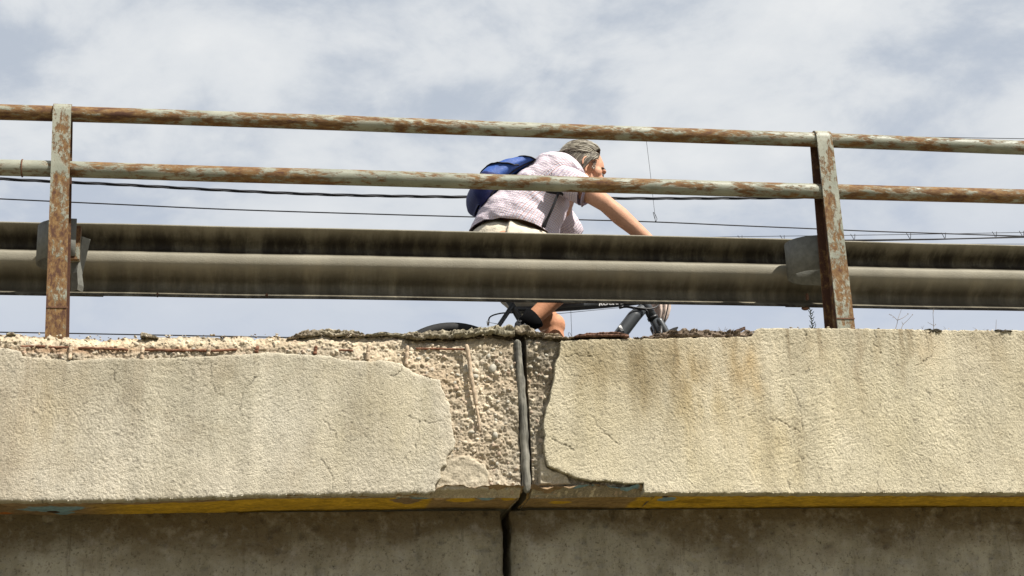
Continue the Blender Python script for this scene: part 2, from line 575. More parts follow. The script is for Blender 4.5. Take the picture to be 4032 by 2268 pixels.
cracks = [[(1590, 1425), (1578, 1470), (1540, 1485)], [(1740, 1660), (1650, 1665), (1610, 1640)], [(1650, 1665), (1636, 1800)],
          [(828, 1425), (832, 1520), (850, 1548), (880, 1548)], [(720, 1415), (780, 1440), (850, 1432)], [(1010, 1480), (960, 1540), (940, 1620)],
          [(1270, 1660), (1315, 1700), (1325, 1760)], [(1265, 1800), (1305, 1870), (1312, 1940)], [(3170, 1300), (3176, 1360), (3165, 1395)],
          [(2205, 1410), (2260, 1395), (2330, 1400)], [(2150, 1630), (2200, 1650)], [(2150, 1715), (2200, 1740), (2260, 1775)],
          [(3030, 1640), (3160, 1705)], [(2120, 1350), (2000, 1360)], [(3640, 1305), (3650, 1380)], [(3120, 1530), (3150, 1600), (3165, 1690)],
          [(3100, 1890), (3108, 1935)], [(3690, 1880), (3705, 1935)], [(3450, 1900), (3455, 1940)], [(3270, 1880), (3265, 1938)],
          [(3600, 1440), (3665, 1410), (3680, 1370)], [(3640, 1530), (3665, 1560)], [(3440, 1300), (3446, 1355), (3470, 1390)],
          [(1820, 1880), (1830, 1930)], [(2330, 1640), (2350, 1680), (2440, 1760)], [(470, 1420), (450, 1490), (475, 1530)]]
cracks_w = [xz(c) for c in cracks]
S = 1.0 / 1060.0
# (px, py, rx, ry, colour multiplier, strength): damp runs, lime blooms and ochre washes on the render
stains = [(60, 1640, 110, 420, (0.72, 0.66, 0.62), 0.5), (260, 1520, 180, 160, (0.80, 0.76, 0.70), 0.5), (430, 1900, 60, 160, (1.16, 1.15, 1.13), 0.6),
          (550, 1480, 60, 90, (1.12, 1.12, 1.12), 0.6), (960, 1560, 420, 260, (0.90, 0.92, 0.90), 0.5), (200, 1620, 120, 200, (1.0, 0.93, 0.75), 0.4),
          (820, 1450, 90, 90, (0.82, 0.76, 0.70), 0.5), (1250, 1480, 160, 110, (0.86, 0.85, 0.80), 0.5), (1480, 1560, 120, 200, (0.93, 0.90, 0.82), 0.5),
          (1620, 1640, 110, 260, (0.92, 0.90, 0.80), 0.5), (1330, 1750, 90, 220, (1.07, 1.06, 1.02), 0.5),
          (2420, 1420, 280, 130, (0.70, 0.65, 0.56), 0.8), (2650, 1410, 170, 170, (0.68, 0.62, 0.52), 0.75), (2560, 1520, 60, 200, (0.80, 0.75, 0.66), .6), (2900, 1420, 70, 150, (0.62, 0.54, 0.42), 0.8),
          (2985, 1450, 50, 110, (0.80, 0.66, 0.46), 0.7), (3180, 1370, 130, 90, (0.86, 0.82, 0.77), 0.6), (3360, 1400, 28, 160, (0.64, 0.59, 0.55), 0.8),
          (3430, 1380, 30, 90, (0.70, 0.64, 0.56), 0.6), (2700, 1560, 60, 260, (0.82, 0.76, 0.63), 0.6), (2820, 1620, 90, 200, (0.90, 0.82, 0.66), 0.5),
          (3040, 1740, 130, 260, (0.97, 0.90, 0.74), 0.5), (2300, 1620, 180, 260, (0.95, 0.92, 0.82), 0.5), (2760, 1860, 200, 110, (1.05, 1.04, 0.98), 0.5),
          (3500, 1620, 320, 300, (1.08, 1.08, 1.03), 0.6), (3880, 1380, 140, 110, (0.80, 0.74, 0.66), 0.6), (3660, 1350, 60, 110, (0.82, 0.74, 0.64), 0.5),
          (3350, 1600, 170, 130, (0.90, 0.86, 0.79), 0.45), (3990, 1600, 80, 260, (0.94, 0.92, 0.86), 0.4), (2230, 1390, 60, 60, (0.84, 0.80, 0.68), 0.5)]


def wiggle(x, z):
    return np.stack([x + fbm(x * 25, z * 25, None, 61, 4, 0.7) * 0.016, z + fbm(x * 25, z * 25, None, 62, 4, 0.7) * 0.016], 1)


def stain_field(x, z, seed):
    out = np.ones((len(x), 3))
    wob = fbm(x * 7, z * 5, None, seed, 4) * 0.06
    for sx, sy, rx, ry, cm, k in stains:
        c = at(sx, sy, 0)
        d = ((x + wob - c[0]) / (rx * S)) ** 2 + ((z + wob * 0.6 - c[2]) / (ry * S)) ** 2
        w = np.exp(-d) * k * 1.15 * (0.8 + 0.7 * fbm(x * 24, z * 7, None, seed + 3, 4))
        w = np.clip(w, 0, 1)[:, None]
        out *= 1 + w * (np.array(cm) - 1)
    return out


def grid_masked(xs, zs, poly, hfun, tfun, name, mat, parent, back, edge_round):
    nx, nz = len(xs), len(zs)
    GX, GZ = np.meshgrid(xs, zs, indexing='ij')
    P = np.stack([GX.ravel(), GZ.ravel()], 1)
    sd = sdf(P, poly)
    # slide points near the outline onto it
    g = sd.reshape(nx, nz)
    gx = np.gradient(g, xs, axis=0).ravel(); gz = np.gradient(g, zs, axis=1).ravel()
    gl = np.hypot(gx, gz) + 1e-9
    near = (np.abs(sd) < CELL * 0.75) | ((sd < 0) & (sd > -CELL * 1.5))
    P2 = P.copy()
    P2[near] -= (sd / gl)[near, None] * np.stack([gx / gl, gz / gl], 1)[near]
    keep_v = sd > -CELL * 1.5
    idx = np.arange(nx * nz).reshape(nx, nz)
    quads = np.stack([idx[:-1, :-1], idx[1:, :-1], idx[1:, 1:], idx[:-1, 1:]], -1).reshape(-1, 4)
    cen = sd[quads].mean(1)
    quads = quads[(cen > 0) & keep_v[quads].all(1)]
    used = np.unique(quads); remap = -np.ones(nx * nz, int); remap[used] = np.arange(len(used))
    Q = remap[quads]; U = P2[used]; su = np.maximum(sd[used], 0); su[near[used]] = 0
    y = hfun(U[:, 0], U[:, 1], su)
    y = y + edge_round * np.exp(-su / 0.004)
    V = np.stack([U[:, 0], y, U[:, 1]], 1)
    tint = tfun(U[:, 0], U[:, 1], su)
    # walls round the outline
    e = np.concatenate([Q[:, [0, 1]], Q[:, [1, 2]], Q[:, [2, 3]], Q[:, [3, 0]]])
    key = np.sort(e, 1); k1 = key[:, 0] * 10_000_000 + key[:, 1]
    uq, inv, cnt = np.unique(k1, return_inverse=True, return_counts=True)
    be = e[cnt[inv] == 1]
    bv = np.unique(be); m2 = -np.ones(len(V), int); m2[bv] = np.arange(len(bv)) + len(V)
    m3 = m2 + len(bv)
    Vm = V[bv].copy(); Vm[:, 1] += 0.35 * back; Vm[:, [0, 2]] += rng.normal(0, 0.0012, (len(bv), 2))
    Vb = V[bv].copy(); Vb[:, 1] += back
    W1 = np.stack([be[:, 1], be[:, 0], m2[be[:, 0]], m2[be[:, 1]]], 1)
    W2 = np.stack([m2[be[:, 1]], m2[be[:, 0]], m3[be[:, 0]], m3[be[:, 1]]], 1)
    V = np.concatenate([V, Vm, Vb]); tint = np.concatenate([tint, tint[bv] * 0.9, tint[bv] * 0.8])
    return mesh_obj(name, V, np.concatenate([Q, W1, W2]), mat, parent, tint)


def plaster_h(seed, lift):
    def f(x, z, sd):
        big = fbm(x * 2.3, z * 2.3, None, seed, 3) * 0.006
        th = fbm(x * 3.1, z * 3.1, None, seed + 50, 2) * 2.2
        wx = fbm(x * 28, z * 28, None, seed + 7, 2) * 0.012; wz = fbm(x * 28, z * 28, None, seed + 8, 2) * 0.012
        a = (x + wx) * np.cos(0.6) + (z + wz) * np.sin(0.6); b = -(x + wx) * np.sin(0.6) + (z + wz) * np.cos(0.6)
        n1 = 1 - np.abs(vnoise(a * 64, b * 168, None, seed + 1)) * 2
        n2 = 1 - np.abs(vnoise(a * 168, b * 70, None, seed + 2)) * 2
        n3 = vnoise(x * 190, z * 190, None, seed + 4)
        k = sstep(-0.4, 0.4, fbm(x * 3, z * 3, None, seed + 9, 2))
        amp = 0.55 + 0.55 * sstep(-0.5, 0.5, fbm(x * 4, z * 4, None, seed + 12, 2))
        h = (n1 * k + n2 * (1 - k)) * 0.0012 * amp + n3 * 0.0008
        P = wiggle(x, z)
        for c in cracks_w:
            m = (x > c[:, 0].min() - .02) & (x < c[:, 0].max() + .02) & (z > c[:, 1].min() - .02) & (z < c[:, 1].max() + .02)
            if m.any():
                d = seg_dist(P[m], c); h[m] -= 0.003 * np.exp(-(d / 0.0018) ** 2)
        return -(h + big) - lift * np.exp(-sd / 0.05)
    return f


def plaster_t(base, seed):
    def f(x, z, sd):
        t = np.array(base) * stain_field(x, z, seed)
        v = fbm(x * 16, z * 1.6, None, seed + 31, 4); t *= (1 + 0.16 * v)[:, None]
        m = fbm(x * 5, z * 4, None, seed + 33, 4); t *= 1 + m[:, None] * np.array([0.16, 0.17, 0.21])
        P = wiggle(x, z)
        for c in cracks_w:
            mm = (x > c[:, 0].min() - .02) & (x < c[:, 0].max() + .02) & (z > c[:, 1].min() - .02) & (z < c[:, 1].max() + .02)
            if mm.any():
                d = seg_dist(P[mm], c); t[mm] *= (1 - 0.52 * np.exp(-(d / 0.0022) ** 2) * np.clip(0.5 + 1.2 * vnoise(x[mm] * 30, z[mm] * 30, None, 4), 0.1, 1))[:, None]
        # narrow dirty runs from the top edge
        topz = H + (1.83 if seed == 200 else 1.70)
        run = sstep(0.05, 0.55, fbm(x * 26, z * 0.7, None, seed + 51, 4, 0.6)); ln = 0.10 + 0.28 * sstep(-.5, .6, fbm(x * 9, z * 0, None, seed + 52, 3))
        fade = np.clip(1 - (topz - z) / ln, 0, 1) ** 0.8
        zone = 0.55 + 0.45 * sstep(-.3, .3, fbm(x * 2.2, z * 0, None, seed + 53, 2))
        k = (run * fade * zone * (0.75 if seed == 200 else 0.45))[:, None]; t = t * (1 - k * (1 - np.array([0.55, 0.49, 0.42])))
        blot = sstep(0.12, 0.5, fbm(x * 11, z * 8, None, seed + 54, 5, .6)) * 0.30; t = t * (1 - blot[:, None] * (1 - np.array([0.74, 0.70, 0.64])))
        # pock marks
        p = vnoise(x * 105 + z * 31, z * 105 - x * 31, None, seed + 40); t *= (1 - 0.40 * sstep(0.76, 0.9, p))[:, None]
        return np.clip(t, 0.02, 0.85)
    return f


PL_L = (0.420, 0.380, 0.298); PL_R = (0.440, 0.394, 0.290)
span_l = thing('bridge_span', 'left concrete bridge span with cream plaster broken away along its top and by the joint', 'bridge', (-1.5, 0.0, 0.0), 'two spans of the overpass')
span_r = thing('bridge_span', 'right concrete bridge span, its cream plaster whole up to the broken edge beside the joint', 'bridge', (3.0, 0.0, 0.0), 'two spans of the overpass')


def axis_pts(a, b, fine0, fine1):
    out = list(np.arange(fine0, fine1, CELL))
    x = fine1
    while x < b:
        x += 0.12; out.append(x)
    x = fine0; pre = []
    while x > a:
        x -= 0.12; pre.append(x)
    return np.array(pre[::-1] + out)


zs_l = np.arange(Lpoly[:, 1].min() - 0.01, Lpoly[:, 1].max() + 0.01, CELL)
zs_r = np.arange(Rpoly[:, 1].min() - 0.01, Rpoly[:, 1].max() + 0.01, CELL)
grid_masked(axis_pts(LX + .3, 0.83, -0.95, 0.86), zs_l, Lpoly, plaster_h(100, 0.0), plaster_t(PL_L, 100), 'plaster', M_plaster, span_l, 0.045, 0.004)
grid_masked(axis_pts(0.95, RX - .3, 0.98, 3.32), zs_r, Rpoly, plaster_h(200, 0.004), plaster_t(PL_R, 200), 'plaster', M_plaster, span_r, 0.06, 0.0015)

# broken concrete behind the plaster
top_l = xz([(-300, 1322), (0, 1318), (60, 1312), (120, 1322), (250, 1324), (345, 1338), (420, 1336), (560, 1328), (700, 1328), (900, 1326), (985, 1326), (1000, 1336),
            (1140, 1332), (1250, 1328), (1400, 1326), (1560, 1326), (1620, 1336), (1720, 1342), (1850, 1330), (1960, 1326), (2000, 1330), (2030, 1336), (2100, 1336)], 0.05)
top_r = xz([(2020, 1330), (2060, 1312), (2100, 1320), (2150, 1330), (2200, 1334), (2300, 1336), (2600, 1336), (2900, 1332), (3100, 1330)], 0.06)


def core(name, parent, x0, x1, topline, poly, coatpoly, seed, deep):
    xs = np.arange(x0, x1, CELL); nt = 205
    ts = np.linspace(0, 1, nt)
    zt = np.interp(xs, topline[:, 0], topline[:, 1]) + fbm(xs * 38, xs * 0, None, seed, 4) * 0.009
    zb = Z_SOF + 0.012
    X = np.repeat(xs[:, None], nt, 1); Z = zb + ts[None, :] * (zt[:, None] - zb)
    x, z = X.ravel(), Z.ravel()
    P = np.stack([x, z], 1)
    out = -sdf(P, poly)                       # distance outside the plaster
    y = deep[0] + (deep[1] - deep[0]) * sstep(0.0, 0.10, out)
    y = y + fbm(x * 9, z * 9, None, seed + 1, 5, 0.55) * 0.016 + fbm(x * 60, z * 60, None, seed + 2, 3) * 0.004 + (np.abs(vnoise(x * 75 + fbm(x * 40, z * 40, None, seed, 2), z * 95, None, seed + 22)) - 0.3) * 0.0035 + (np.abs(vnoise(x * 150, z * 120, None, seed + 23)) - 0.3) * 0.005
    top_d = np.repeat(zt[:, None], nt, 1).ravel() - z
    y += 0.025 * (1 - sstep(0, 0.05, top_d)) ** 2
    y += 0.05 * (1 - sstep(0, 0.045, z - zb)) ** 2
    rough = np.ones_like(x)
    tint = np.array([0.325, 0.278, 0.208] if seed == 300 else [0.235, 0.202, 0.152]) * (1 + 0.30 * fbm(x * 14, z * 14, None, seed + 5, 5, .65))[:, None]  # right span's broken face painted darker for the plaster's shadow
    tint *= 1 + np.array([0.02, -0.02, -0.06]) * sstep(0, .5, fbm(x * 5, z * 5, None, seed + 8, 3))[:, None]
    if coatpoly is not None:
        cs = sstep(-0.002, 0.006, sdf(P, coatpoly))
        cs = cs * (0.75 + 0.25 * sstep(-.2, .3, fbm(x * 20, z * 20, None, seed + 13, 3)))
        y = y * (1 - cs) + (0.015 + fbm(x * 60, z * 60, None, seed + 3, 4) * 0.004) * cs
        rough = 1 - cs
        tint = tint * (1 - cs[:, None]) + np.array([0.385, 0.335, 0.25]) * cs[:, None]
    Yg = y.reshape(X.shape); Tg = tint.reshape(X.shape + (3,)); Rg = rough.reshape(X.shape); Og = out.reshape(X.shape)
    # river gravel showing in the broken face
    r2 = np.random.default_rng(seed)
    npb = int((x1 - x0) * 0.62 * 5000)
    cx = r2.uniform(x0, x1, npb); cz = r2.uniform(zb, zt.max(), npb)
    rr = 0.0024 + 0.0075 * r2.random(npb) ** 2.8
    for i in range(npb):
        i0 = max(0, int((cx[i] - rr[i] * 1.5 - x0) / CELL)); i1 = min(len(xs), int((cx[i] + rr[i] * 1.5 - x0) / CELL) + 2)
        if i1 <= i0:
            continue
        zr = Z[(i0 + i1) // 2 if (i0 + i1) // 2 < len(xs) else -1]
        j0 = np.searchsorted(zr, cz[i] - rr[i] * 1.4); j1 = np.searchsorted(zr, cz[i] + rr[i] * 1.4)
        if j1 <= j0:
            continue
        sl = (slice(i0, i1), slice(j0, j1))
        if Og[sl].max() < -0.01 or Rg[sl].min() < 0.5:
            continue
        an = r2.uniform(0, 3.14); el = r2.uniform(0.65, 1.0)
        dx = X[sl] - cx[i]; dz = Z[sl] - cz[i]
        u = dx * math.cos(an) + dz * math.sin(an); v = (-dx * math.sin(an) + dz * math.cos(an)) / el
        q = 1 - (u * u + v * v) / rr[i] ** 2
        hh = np.where(q > 0, np.sqrt(np.maximum(q, 0)) * rr[i] * 0.68, 0)
        if r2.random() < 0.22:                 # socket left by a fallen stone
            Yg[sl] += hh * 0.8; Tg[sl] *= np.where(q > 0, 0.86, 1)[..., None]
        else:
            Yg[sl] -= hh
            cc = np.array([(0.46, 0.39, 0.29), (0.36, 0.30, 0.22), (0.50, 0.44, 0.33), (0.40, 0.30, 0.23), (0.32, 0.295, 0.245), (0.33, 0.265, 0.185)][r2.integers(6)])
            k = (sstep(0.0, 0.3, q) * 0.7)[..., None]
            Tg[sl] = Tg[sl] * (1 - k) + cc * k
    V = np.stack([X.ravel(), Yg.ravel(), Z.ravel()], 1); tint = Tg.reshape(-1, 3)
    # white lime bloom by the stirrup, rusty bleeding under the bars
    for (sx, sy, rx, ry, cm, k) in [(1870, 1480, 50, 200, (1.55, 1.6, 1.66), .8), (1560, 1400, 140, 40, (1.4, 1.4, 1.38), .8), (250, 1385, 200, 14, (0.8, 0.55, 0.4), .8),
                                    (700, 1378, 300, 10, (0.85, 0.65, 0.5), .7), (1900, 1500, 300, 60, (1.05, 0.95, 0.85), .5), (2090, 1450, 60, 110, (0.72, .70, .66), .6),
                                    (1900, 1345, 160, 22, (0.7, 0.66, 0.58), .8), (500, 1345, 900, 24, (1.35, 1.3, 1.2), .8)]:
        c = at(sx, sy, 0.03)
        w = np.exp(-((x - c[0]) / (rx * S)) ** 2 - ((z - c[2]) / (ry * S)) ** 2)[:, None] * k
        tint = tint * (1 + w * (np.array(cm) - 1))
    nx = len(xs)
    idx = np.arange(nx * nt).reshape(nx, nt)
    quads = np.stack([idx[:-1, :-1], idx[1:, :-1], idx[1:, 1:], idx[:-1, 1:]], -1).reshape(-1, 4)
    quads = quads[out[quads].max(1) > -0.02]
    used = np.unique(quads); rm = -np.ones(nx * nt, int); rm[used] = np.arange(len(used))
    F = rm[quads]; Vk = V[used]; tk = tint[used]
    # top run back behind the parapet edge, and the end faces by the joint
    extraV, extraF, extraT = [], [], []
    base = len(Vk)
    tv = idx[:, -1]
    back = V[tv].copy(); back[:, 1] = 0.50; back[:, 2] -= 0.012
    tt = [rm[i] for i in tv]
    ok = all(t >= 0 for t in tt)
    for k in range(nx):
        extraV.append(V[tv[k]]); extraT.append(tint[tv[k]])
    for k in range(nx):
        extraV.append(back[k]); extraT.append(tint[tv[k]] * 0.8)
    for k in range(nx - 1):
        extraF.append([base + k, base + k + 1, base + nx + k + 1, base + nx + k])
    base2 = base + 2 * nx
    for side, ii in ((0, 0), (1, nx - 1)):
        b0 = base2 + side * 2 * nt
        for k in range(nt):
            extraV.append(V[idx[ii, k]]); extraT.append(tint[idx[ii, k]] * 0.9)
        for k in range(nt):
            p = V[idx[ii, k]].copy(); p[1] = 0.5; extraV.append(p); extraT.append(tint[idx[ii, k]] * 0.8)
        for k in range(nt - 1):
            extraF.append([b0 + k, b0 + k + 1, b0 + nt + k + 1, b0 + nt + k])
    V2 = np.concatenate([Vk, np.array(extraV)]); T2 = np.concatenate([tk, np.array(extraT)])
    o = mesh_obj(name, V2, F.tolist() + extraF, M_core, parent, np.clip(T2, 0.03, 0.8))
    return X, Z, Yg, Og, Rg


coreL = core('spalled_concrete', span_l, -1.02, X_JL, top_l, Lpoly, coat, 300, (0.014, 0.030))
coreR = core('spalled_concrete', span_r, X_JR, 1.62, top_r, Rpoly, coatR, 400, (0.030, 0.040))

# bodies of the spans: edge beam behind the face, deck slab, girder web
ZT = H + 1.72
for sp, x0, x1, gx0, gx1 in ((span_l, LX, X_JL - 0.004, LX, at(1983, 2140, .29)[0]), (span_r, X_JR + 0.004, RX, at(2014, 2140, .29)[0], RX)):
    b = MB(); b.box((x0, 0.075, Z_SOF + 0.022), (x1, 0.46, ZT - 0.03)); b.build('edge_beam', M_plainconc, sp, smooth=False)
    b = MB(); b.box((x0, 0.462, Z_SOF + 0.022), (x1, 7.6, ROAD - 0.125)); b.build('deck_slab', M_plainconc, sp, smooth=False)
b = MB(); b.box((1.63, 0.07, ZT - 0.026), (RX, 0.46, H + 1.79)); b.build('coping', M_plainconc, span_r, smooth=False)
b = MB(); b.box((LX, 0.07, ZT - 0.026), (-1.03, 0.46, H + 1.755)); b.build('coping', M_plainconc, span_l, smooth=False)


def girder(parent, x0, x1, seed):
    fx0, fx1 = max(x0, -1.1), min(x1, 3.6)
    xs = np.unique(np.concatenate([[x0], np.arange(fx0, fx1, 0.008), [x1]])); zs = np.arange(H + 0.55, Z_SOF + 0.012, 0.008)
    zs = np.concatenate([[H + 0.2], zs])
    X, Z = np.meshgrid(xs, zs, indexing='ij'); x, z = X.ravel(), Z.ravel()
    y = 0.29 - fbm(x * 3, z * 3, None, seed, 4) * 0.007 - fbm(x * 25, z * 25, None, seed + 1, 4, .6) * 0.004
    pit = vnoise(x * 34, z * 34, None, seed + 2); y += sstep(0.70, 0.85, pit) * 0.009
    end = np.minimum(np.abs(x - x0), np.abs(x - x1)); y += 0.03 * np.exp(-(end + fbm(z * 20, z * 0, None, seed, 3) * 0.006) / 0.008)
    jag = fbm(Z * 16, Z * 0 + seed, None, seed + 6, 4) * 0.008
    for k in range(len(xs)):
        if abs(xs[k] - (x1 if parent is span_l else x0)) < 0.001:
            X[k] += jag[k]
    V = np.stack([X.ravel(), y, z], 1)
    nx, nz = len(xs), len(zs); idx = np.arange(nx * nz).reshape(nx, nz)
    q = np.stack([idx[:-1, :-1], idx[1:, :-1], idx[1:, 1:], idx[:-1, 1:]], -1).reshape(-1, 4).tolist()
    n0 = len(V); V2 = []
    for ii in (0, nx - 1):
        b0 = n0 + len(V2)
        V2 += [V[idx[ii, k]] for k in range(nz)] + [np.array([V[idx[ii, k]][0], 0.65, V[idx[ii, k]][2]]) for k in range(nz)]
        q += [[b0 + k, b0 + k + 1, b0 + nz + k + 1, b0 + nz + k] for k in range(nz - 1)]
    b0 = n0 + len(V2)
    V2 += [V[idx[0, 0]], V[idx[-1, 0]], np.array([x1, 0.65, zs[0]]), np.array([x0, 0.65, zs[0]])]
    q.append([b0, b0 + 1, b0 + 2, b0 + 3])
    mesh_obj('girder', np.concatenate([V, np.array(V2)]), q, M_girder, parent)


girder(span_l, LX, at(1984, 2140, .29)[0], 500)
girder(span_r, at(2016, 2140, .29)[0], RX, 600)
# gap between the girders: the far part stays dark because the deck closes it above


def soffit_strip(parent, x0, x1, seed, poly):
    fx0, fx1 = max(x0, -1.05), min(x1, 3.5)
    xs = np.unique(np.concatenate([[x0], np.arange(fx0, fx1, 0.005), [x1]])); ys = np.arange(0.006, 0.325, 0.006)
    X, Y = np.meshgrid(xs, ys, indexing='ij'); x, y = X.ravel(), Y.ravel()
    zlow = np.interp(x, [at(0, 1972, 0)[0], at(492, 1970, 0)[0], at(1054, 1950, 0)[0], at(1713, 1942, 0)[0], at(2537, 1941, 0)[0], at(4032, 1941, 0)[0]],
                     [at(0, 1972, 0)[2], at(492, 1970, 0)[2], at(1054, 1950, 0)[2], at(1713, 1942, 0)[2], at(2537, 1941, 0)[2], at(4032, 1941, 0)[2]])
    z = zlow + 0.004 + fbm(x * 5, y * 14, None, seed, 4) * 0.006 + fbm(x * 40, y * 60, None, seed + 1, 3) * 0.002
    xa, xb = at(1715, 1940, 0)[0], at(2537, 1940, 0)[0]
    brk = sstep(xa - .01, xa + .01, x) * (1 - sstep(xb - .01, xb + .01, x))
    chip = brk * (1 - sstep(0.06, 0.14, y + 0.04 * fbm(x * 12, y * 20, None, seed + 4, 3)))
    z += chip * (0.022 + 0.016 * fbm(x * 22, y * 30, None, seed + 3, 4))
    paint = np.array([0.46, 0.285, 0.03]); bare = np.array([0.21, 0.145, 0.085]); blue = np.array([0.16, 0.25, 0.31]); dark = np.array([0.045, 0.025, 0.015])
    w = sstep(-0.18, 0.22, fbm(x * 3.5, y * 22, None, seed + 9, 4, .6) + 1.6 * sstep(0.04, 0.16, y) - 0.50)
    w *= 1 - 0.85 * brk
    w2 = sstep(at(250, 2000, .1)[0], at(560, 2000, .1)[0], x); w *= w2
    t = bare + (paint - bare) * w[:, None]
    t *= (1 + 0.35 * fbm(x * 30, y * 50, None, seed + 11, 4))[:, None]
    for bx, by, rx, ry, cc in [(215, 2000, 140, 14, blue), (250, 2012, 40, 12, blue), (1640, 1973, 90, 12, blue), (1915, 1974, 40, 12, blue), (2205, 1968, 40, 9, blue), (2300, 1958, 50, 9, blue),
                               (2455, 1952, 70, 14, blue), (2625, 1976, 42, 13, blue), (1600, 1985, 60, 20, bare), (1730, 1978, 30, 10, bare * 1.9), (1810, 1983, 60, 10, paint), (2010, 1975, 40, 12, paint * .8),
                               (2200, 1990, 50, 10, paint), (20, 2018, 40, 8, np.array([.35, .12, .03])), (2620, 1966, 14, 4, dark), (210, 2008, 24, 6, dark), (1655, 1968, 14, 6, dark),
                               (2760, 1985, 120, 14, paint * .7)]:
        # the plane z = Z_SOF seen through that photo point
        v = CAM_AXES @ np.array([(bx - 2016.0) / F_PX, (by - 1134.0) / F_PX, 1.0]); k = (Z_SOF + 0.004 - EYE[2]) / v[2]; c = EYE + v * k
        d = ((x - c[0]) / (rx * S)) ** 2 + ((y - c[1]) / (ry * S * 3.4)) ** 2 + 0.7 * fbm(x * 26, y * 30, None, seed + 15, 4)
        k2 = (1 - sstep(0.75, 1.05, d))[:, None]; t = t * (1 - k2) + cc * k2
    for c in [[(3070, 1966), (3160, 1958), (3250, 1957), (3380, 1958), (3410, 1962)], [(3400, 1962), (3480, 1966)], [(3520, 1966), (3590, 1958), (3700, 1968)], [(3960, 1967), (4040, 1968)],
              [(300, 2008), (430, 1992), (520, 1988)], [(1300, 1979), (1560, 1971)], [(0, 1989), (60, 1995)]]:
        w_ = []
        for bx, by in c:
            v = CAM_AXES @ np.array([(bx - 2016.0) / F_PX, (by - 1134.0) / F_PX, 1.0]); w_.append((EYE + v * ((Z_SOF + 0.004 - EYE[2]) / v[2]))[:2])
        d = seg_dist(np.stack([x, y], 1), np.array(w_)); k3 = np.exp(-(d / 0.006) ** 2)
        z += k3 * 0.01; t = t * (1 - 0.85 * k3[:, None]) + dark * 0.85 * k3[:, None]
    V = np.stack([x, y, z], 1)
    nx, ny = len(xs), len(ys); idx = np.arange(nx * ny).reshape(nx, ny)
    q = np.stack([idx[:-1, :-1], idx[:-1, 1:], idx[1:, 1:], idx[1:, :-1]], -1).reshape(-1, 4)
    mesh_obj('soffit', V, q, M_soffit, parent, np.clip(t, 0.01, .8))


soffit_strip(span_l, LX, X_JL + 0.006, 700, Lpoly)
soffit_strip(span_r, X_JR - 0.010, RX, 800, Rpoly)

# gravel stones that stand proud: one object each, sharing a few shapes
pebble_meshes = []
for k in range(6):
    V, F = ellipsoid((0, 0, 0), 1.0, 6, 8)
    V = V * (1 + 0.16 * fbm(V[:, 0] * 1.3 + k * 9, V[:, 1] * 1.3, V[:, 2] * 1.3, k, 2))[:, None] * np.array([1, 0.75, random.uniform(.62, .9)])
    me = bpy.data.meshes.new('pebble'); me.from_pydata(V.tolist(), [], F); me.polygons.foreach_set('use_smooth', [True] * len(F))
    me.materials.append(M_pebble if k % 3 else M_pebble2); pebble_meshes.append(me)
big = [(1850, 1458, 19), (1942, 1448, 21), (1834, 1462, 14), (1872, 1480, 15), (1836, 1442, 12), (1875, 1462, 14), (2127, 1350, 10), (1950, 1714, 15), (1832, 1742, 12), (1857, 1700, 12), (1868, 1775, 9),
       (1975, 1640, 9), (1900, 1482, 11), (1958, 1470, 13), (1780, 1470, 9), (1800, 1440, 11), (1925, 1400, 11), (1990, 1620, 8), (1870, 1500, 9), (1925, 1620, 9)]
spots = []
for px_, py_, r_px in big:
    p = at(px_, py_, 0.02); spots.append((p[0], p[2], r_px * S * 1.1))
pr_ = np.random.default_rng(5)
tries = 0
while len(spots) < 240 and tries < 20000:
    tries += 1
    if pr_.random() < 0.30:
        px_, py_ = pr_.uniform(0, 1750), pr_.uniform(1335, 1420)
    elif pr_.random() < 0.75:
        px_, py_ = pr_.uniform(1600, 2025), pr_.uniform(1350, 1925)
    else:
        px_, py_ = pr_.uniform(2085, 2200), pr_.uniform(1350, 1900)
    p = at(px_, py_, 0.02); spots.append((p[0], p[2], (4.5 + 7 * pr_.random() ** 2) * S))
for x, z, r in spots:
    X, Z, Yg, Og, Rg = coreL if x < (X_JL + X_JR) / 2 else coreR
    i = int((x - X[0, 0]) / CELL)
    if i < 0 or i >= len(X):
        continue
    j = int(np.searchsorted(Z[i], z))
    if j <= 1 or j >= Z.shape[1] - 2 or Og[i, j] < r * 0.8 or Rg[i, j] < 0.5:
        continue
    o = bpy.data.objects.new('pebble', random.choice(pebble_meshes)); col.objects.link(o)
    sp = span_l if x < (X_JL + X_JR) / 2 else span_r
    yy = float(np.median(Yg[max(0, i - 2):i + 3, max(0, j - 2):j + 3]))
    o.location = (x, yy + r * 0.05, z); o.scale = (r, r, r)
    o.rotation_euler = (random.uniform(-.5, .5), random.uniform(-1.6, 1.6), random.uniform(-.5, .5))
    adopt(o, sp)

# bare reinforcement: long bars and stirrups


def bar(pts, r, mat, y, wob=0.002, rings=None):
    P = np.array([at(a, b_, y) for a, b_ in pts]); P = spline(P, 6)
    s = np.arange(len(P)) * 0.7
    P[:, 2] += fbm(s, s * 0, None, int(pts[0][0]), 3) * wob; P[:, 1] += fbm(s, s * 0 + 5, None, int(pts[0][0]) + 1, 3) * wob
    R = r * (1 + 0.25 * fbm(s * 1.7, s * 0 + 9, None, 3, 3))
    m_ = MB(); m_.tube(P, R, 8, True, True); m_.build('rebar', mat, span_l)


